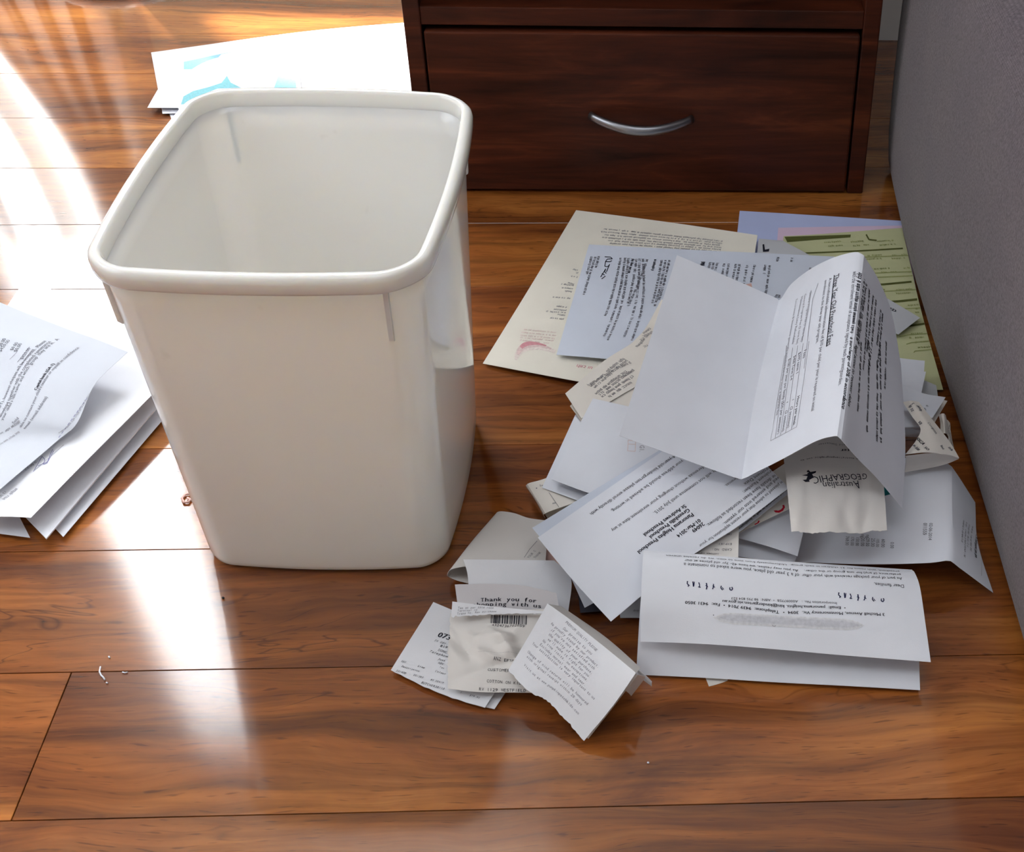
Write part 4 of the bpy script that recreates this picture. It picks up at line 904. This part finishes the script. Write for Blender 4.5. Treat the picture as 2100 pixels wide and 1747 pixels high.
s = sheet('receipt', 'small side flap of the quality pledge receipt', 'receipt', [[(1303, 1381, .040), (1312, 1385, .034), (1324, 1388, .026)], [(1281, 1414, .022), (1288, 1420, .018), (1295, 1428, .010)]], THERMAL, nu=8, nv=8)
s = sheet('paper_strip', 'rounded white paper loop at the front letter corner', 'receipt', [[(1308, 1372, .012), (1324, 1384, .014), (1337, 1397, .010)], [(1306, 1380, .009), (1318, 1394, .010), (1336, 1408, .006)]], THERMALW, nu=10, nv=8)
s = sheet('receipt', 'inner layer of the quality pledge receipt', 'receipt', [[(1128, 1245, .036), (1215, 1312, .038), (1308, 1384, .039)], [(1050, 1382, .017), (1130, 1440, .012), (1206, 1515, .004)]], IVORY, vl=True)
s = sheet('receipt', 'tented white receipt printed with a quality pledge, nearest the camera', 'receipt',
          [[(1122.5, 1236.5, .041), (1170, 1271, .043), (1215, 1307, .044), (1260, 1343, .045), (1305, 1380, .046)],
           [(1081, 1310, .032), (1127, 1344, .033), (1172, 1378, .033), (1216, 1412, .032), (1258, 1446, .030)],
           [(1042, 1374, .024), (1084, 1416, .022), (1124, 1438, .018), (1166, 1480, .012), (1199, 1518, .007)]], THERMALW, nu=40, nv=24, torn={'v1': .0008}, wave=.0005)
for a, p, q in (('PREMIUM QUALITY PLEDGE', (1372, 822), (1602, 1036)), ('Our promise to you', (1352, 868), (1565, 1062)), ('We proudly stand by our product.', (1262, 832), (1618, 1160)), ("if you're not satisfied with", (1262, 880), (1585, 1172)), ('the quality of your purchase,', (1246, 912), (1570, 1206)), ("we'll make it right for you.", (1240, 950), (1555, 1236)), ('No time limits, no exceptions.', (1202, 960), (1538, 1262)), ('Excludes normal wear and tear.', (1182, 988), (1520, 1296)), ('Your satisfaction is very important to us', (1126, 980), (1588, 1396)), ('Change of mind returns will be honoured', (1090, 1042), (1536, 1434)), ('with original receipt within 28 days', (1084, 1078), (1492, 1440)), ('Visit us at www.pumpkinpatchkids.com', (1064, 1140), (1470, 1506))): tx(a, p, q, mono=True, mat=INK3)
# ---------- crumbs on the floor
def crumb(label, pts, rad, mat):
    return tag(bm_obj('paper_crumb', tube_bm([at(*p) for p in pts], rad, 7), mat, None, True), label, 'crumb')
crumb('curly white thread of paper on the floor seam, front left', [k + (.001,) for k in ((206, 1367), (204, 1377), (207, 1384), (212, 1389), (215, 1394))], .0006, WHITE)
crumb('pale flat crumb at the floor seam right of the curly thread', [k + (.0008,) for k in ((251, 1378), (256, 1379.5), (262, 1378))], .0005, WHITE)
crumb('tiny white speck behind the curly thread', [k + (.0008,) for k in ((223, 1346), (224, 1347.5), (225, 1349))], .0006, WHITE)
crumb('tiny white speck before the curly thread', [k + (.0008,) for k in ((218, 1399), (219, 1400), (221, 1401))], .0005, WHITE)
crumb('curled wood coloured shaving left of the bin', [k + (.0016,) for k in ((392, 1012), (380, 1014), (373, 1022), (377, 1030), (386, 1030), (391, 1024), (384, 1021))], .0011, PEACH)
crumb('black crumb beside the front left foot of the bin', [k + (.001,) for k in ((456.5, 1225), (457.5, 1226), (459, 1226.5))], .0009, BLACKP)
crumb('white speck in front of the quality pledge receipt', [k + (.0008,) for k in ((1328, 1563), (1329.5, 1564), (1331, 1564.5))], .0007, WHITE)
crumb('small pale speck on the floor line of the cabinet', [k + (.001,) for k in ((1019, 384), (1021, 385), (1022, 385.5))], .0007, WHITE)
# ---------- white round base at the far edge of the floor
bx, by = at(212, -5, .0)[:2]
base = empty('pedestal_fan', (bx, by + .105, 0)); tag(base, 'white round pedestal foot at the far edge of the floor, behind the bin', 'fan')
def lathe(prf, n=64):
    bm = bmesh.new(); R = [[bm.verts.new((r_ * math.cos(2 * math.pi * k / n), r_ * math.sin(2 * math.pi * k / n), z)) for k in range(n)] for r_, z in prf]
    for a, b in zip(R, R[1:]):
        for k in range(n): bm.faces.new((a[k], a[(k + 1) % n], b[(k + 1) % n], b[k]))
    bm.faces.new(R[0][::-1]); bm.faces.new(R[-1]); return bm
bm_obj('base', lathe([(.098, 0), (.105, .004), (.105, .012), (.098, .020), (.05, .034), (.03, .045)]), WHITEP, base, True)
bm_obj('pole', lathe([(.016, .044), (.016, .80), (.011, .81), (.011, 1.05)]), WHITEP, base, True)
for s in SH: s.flush()
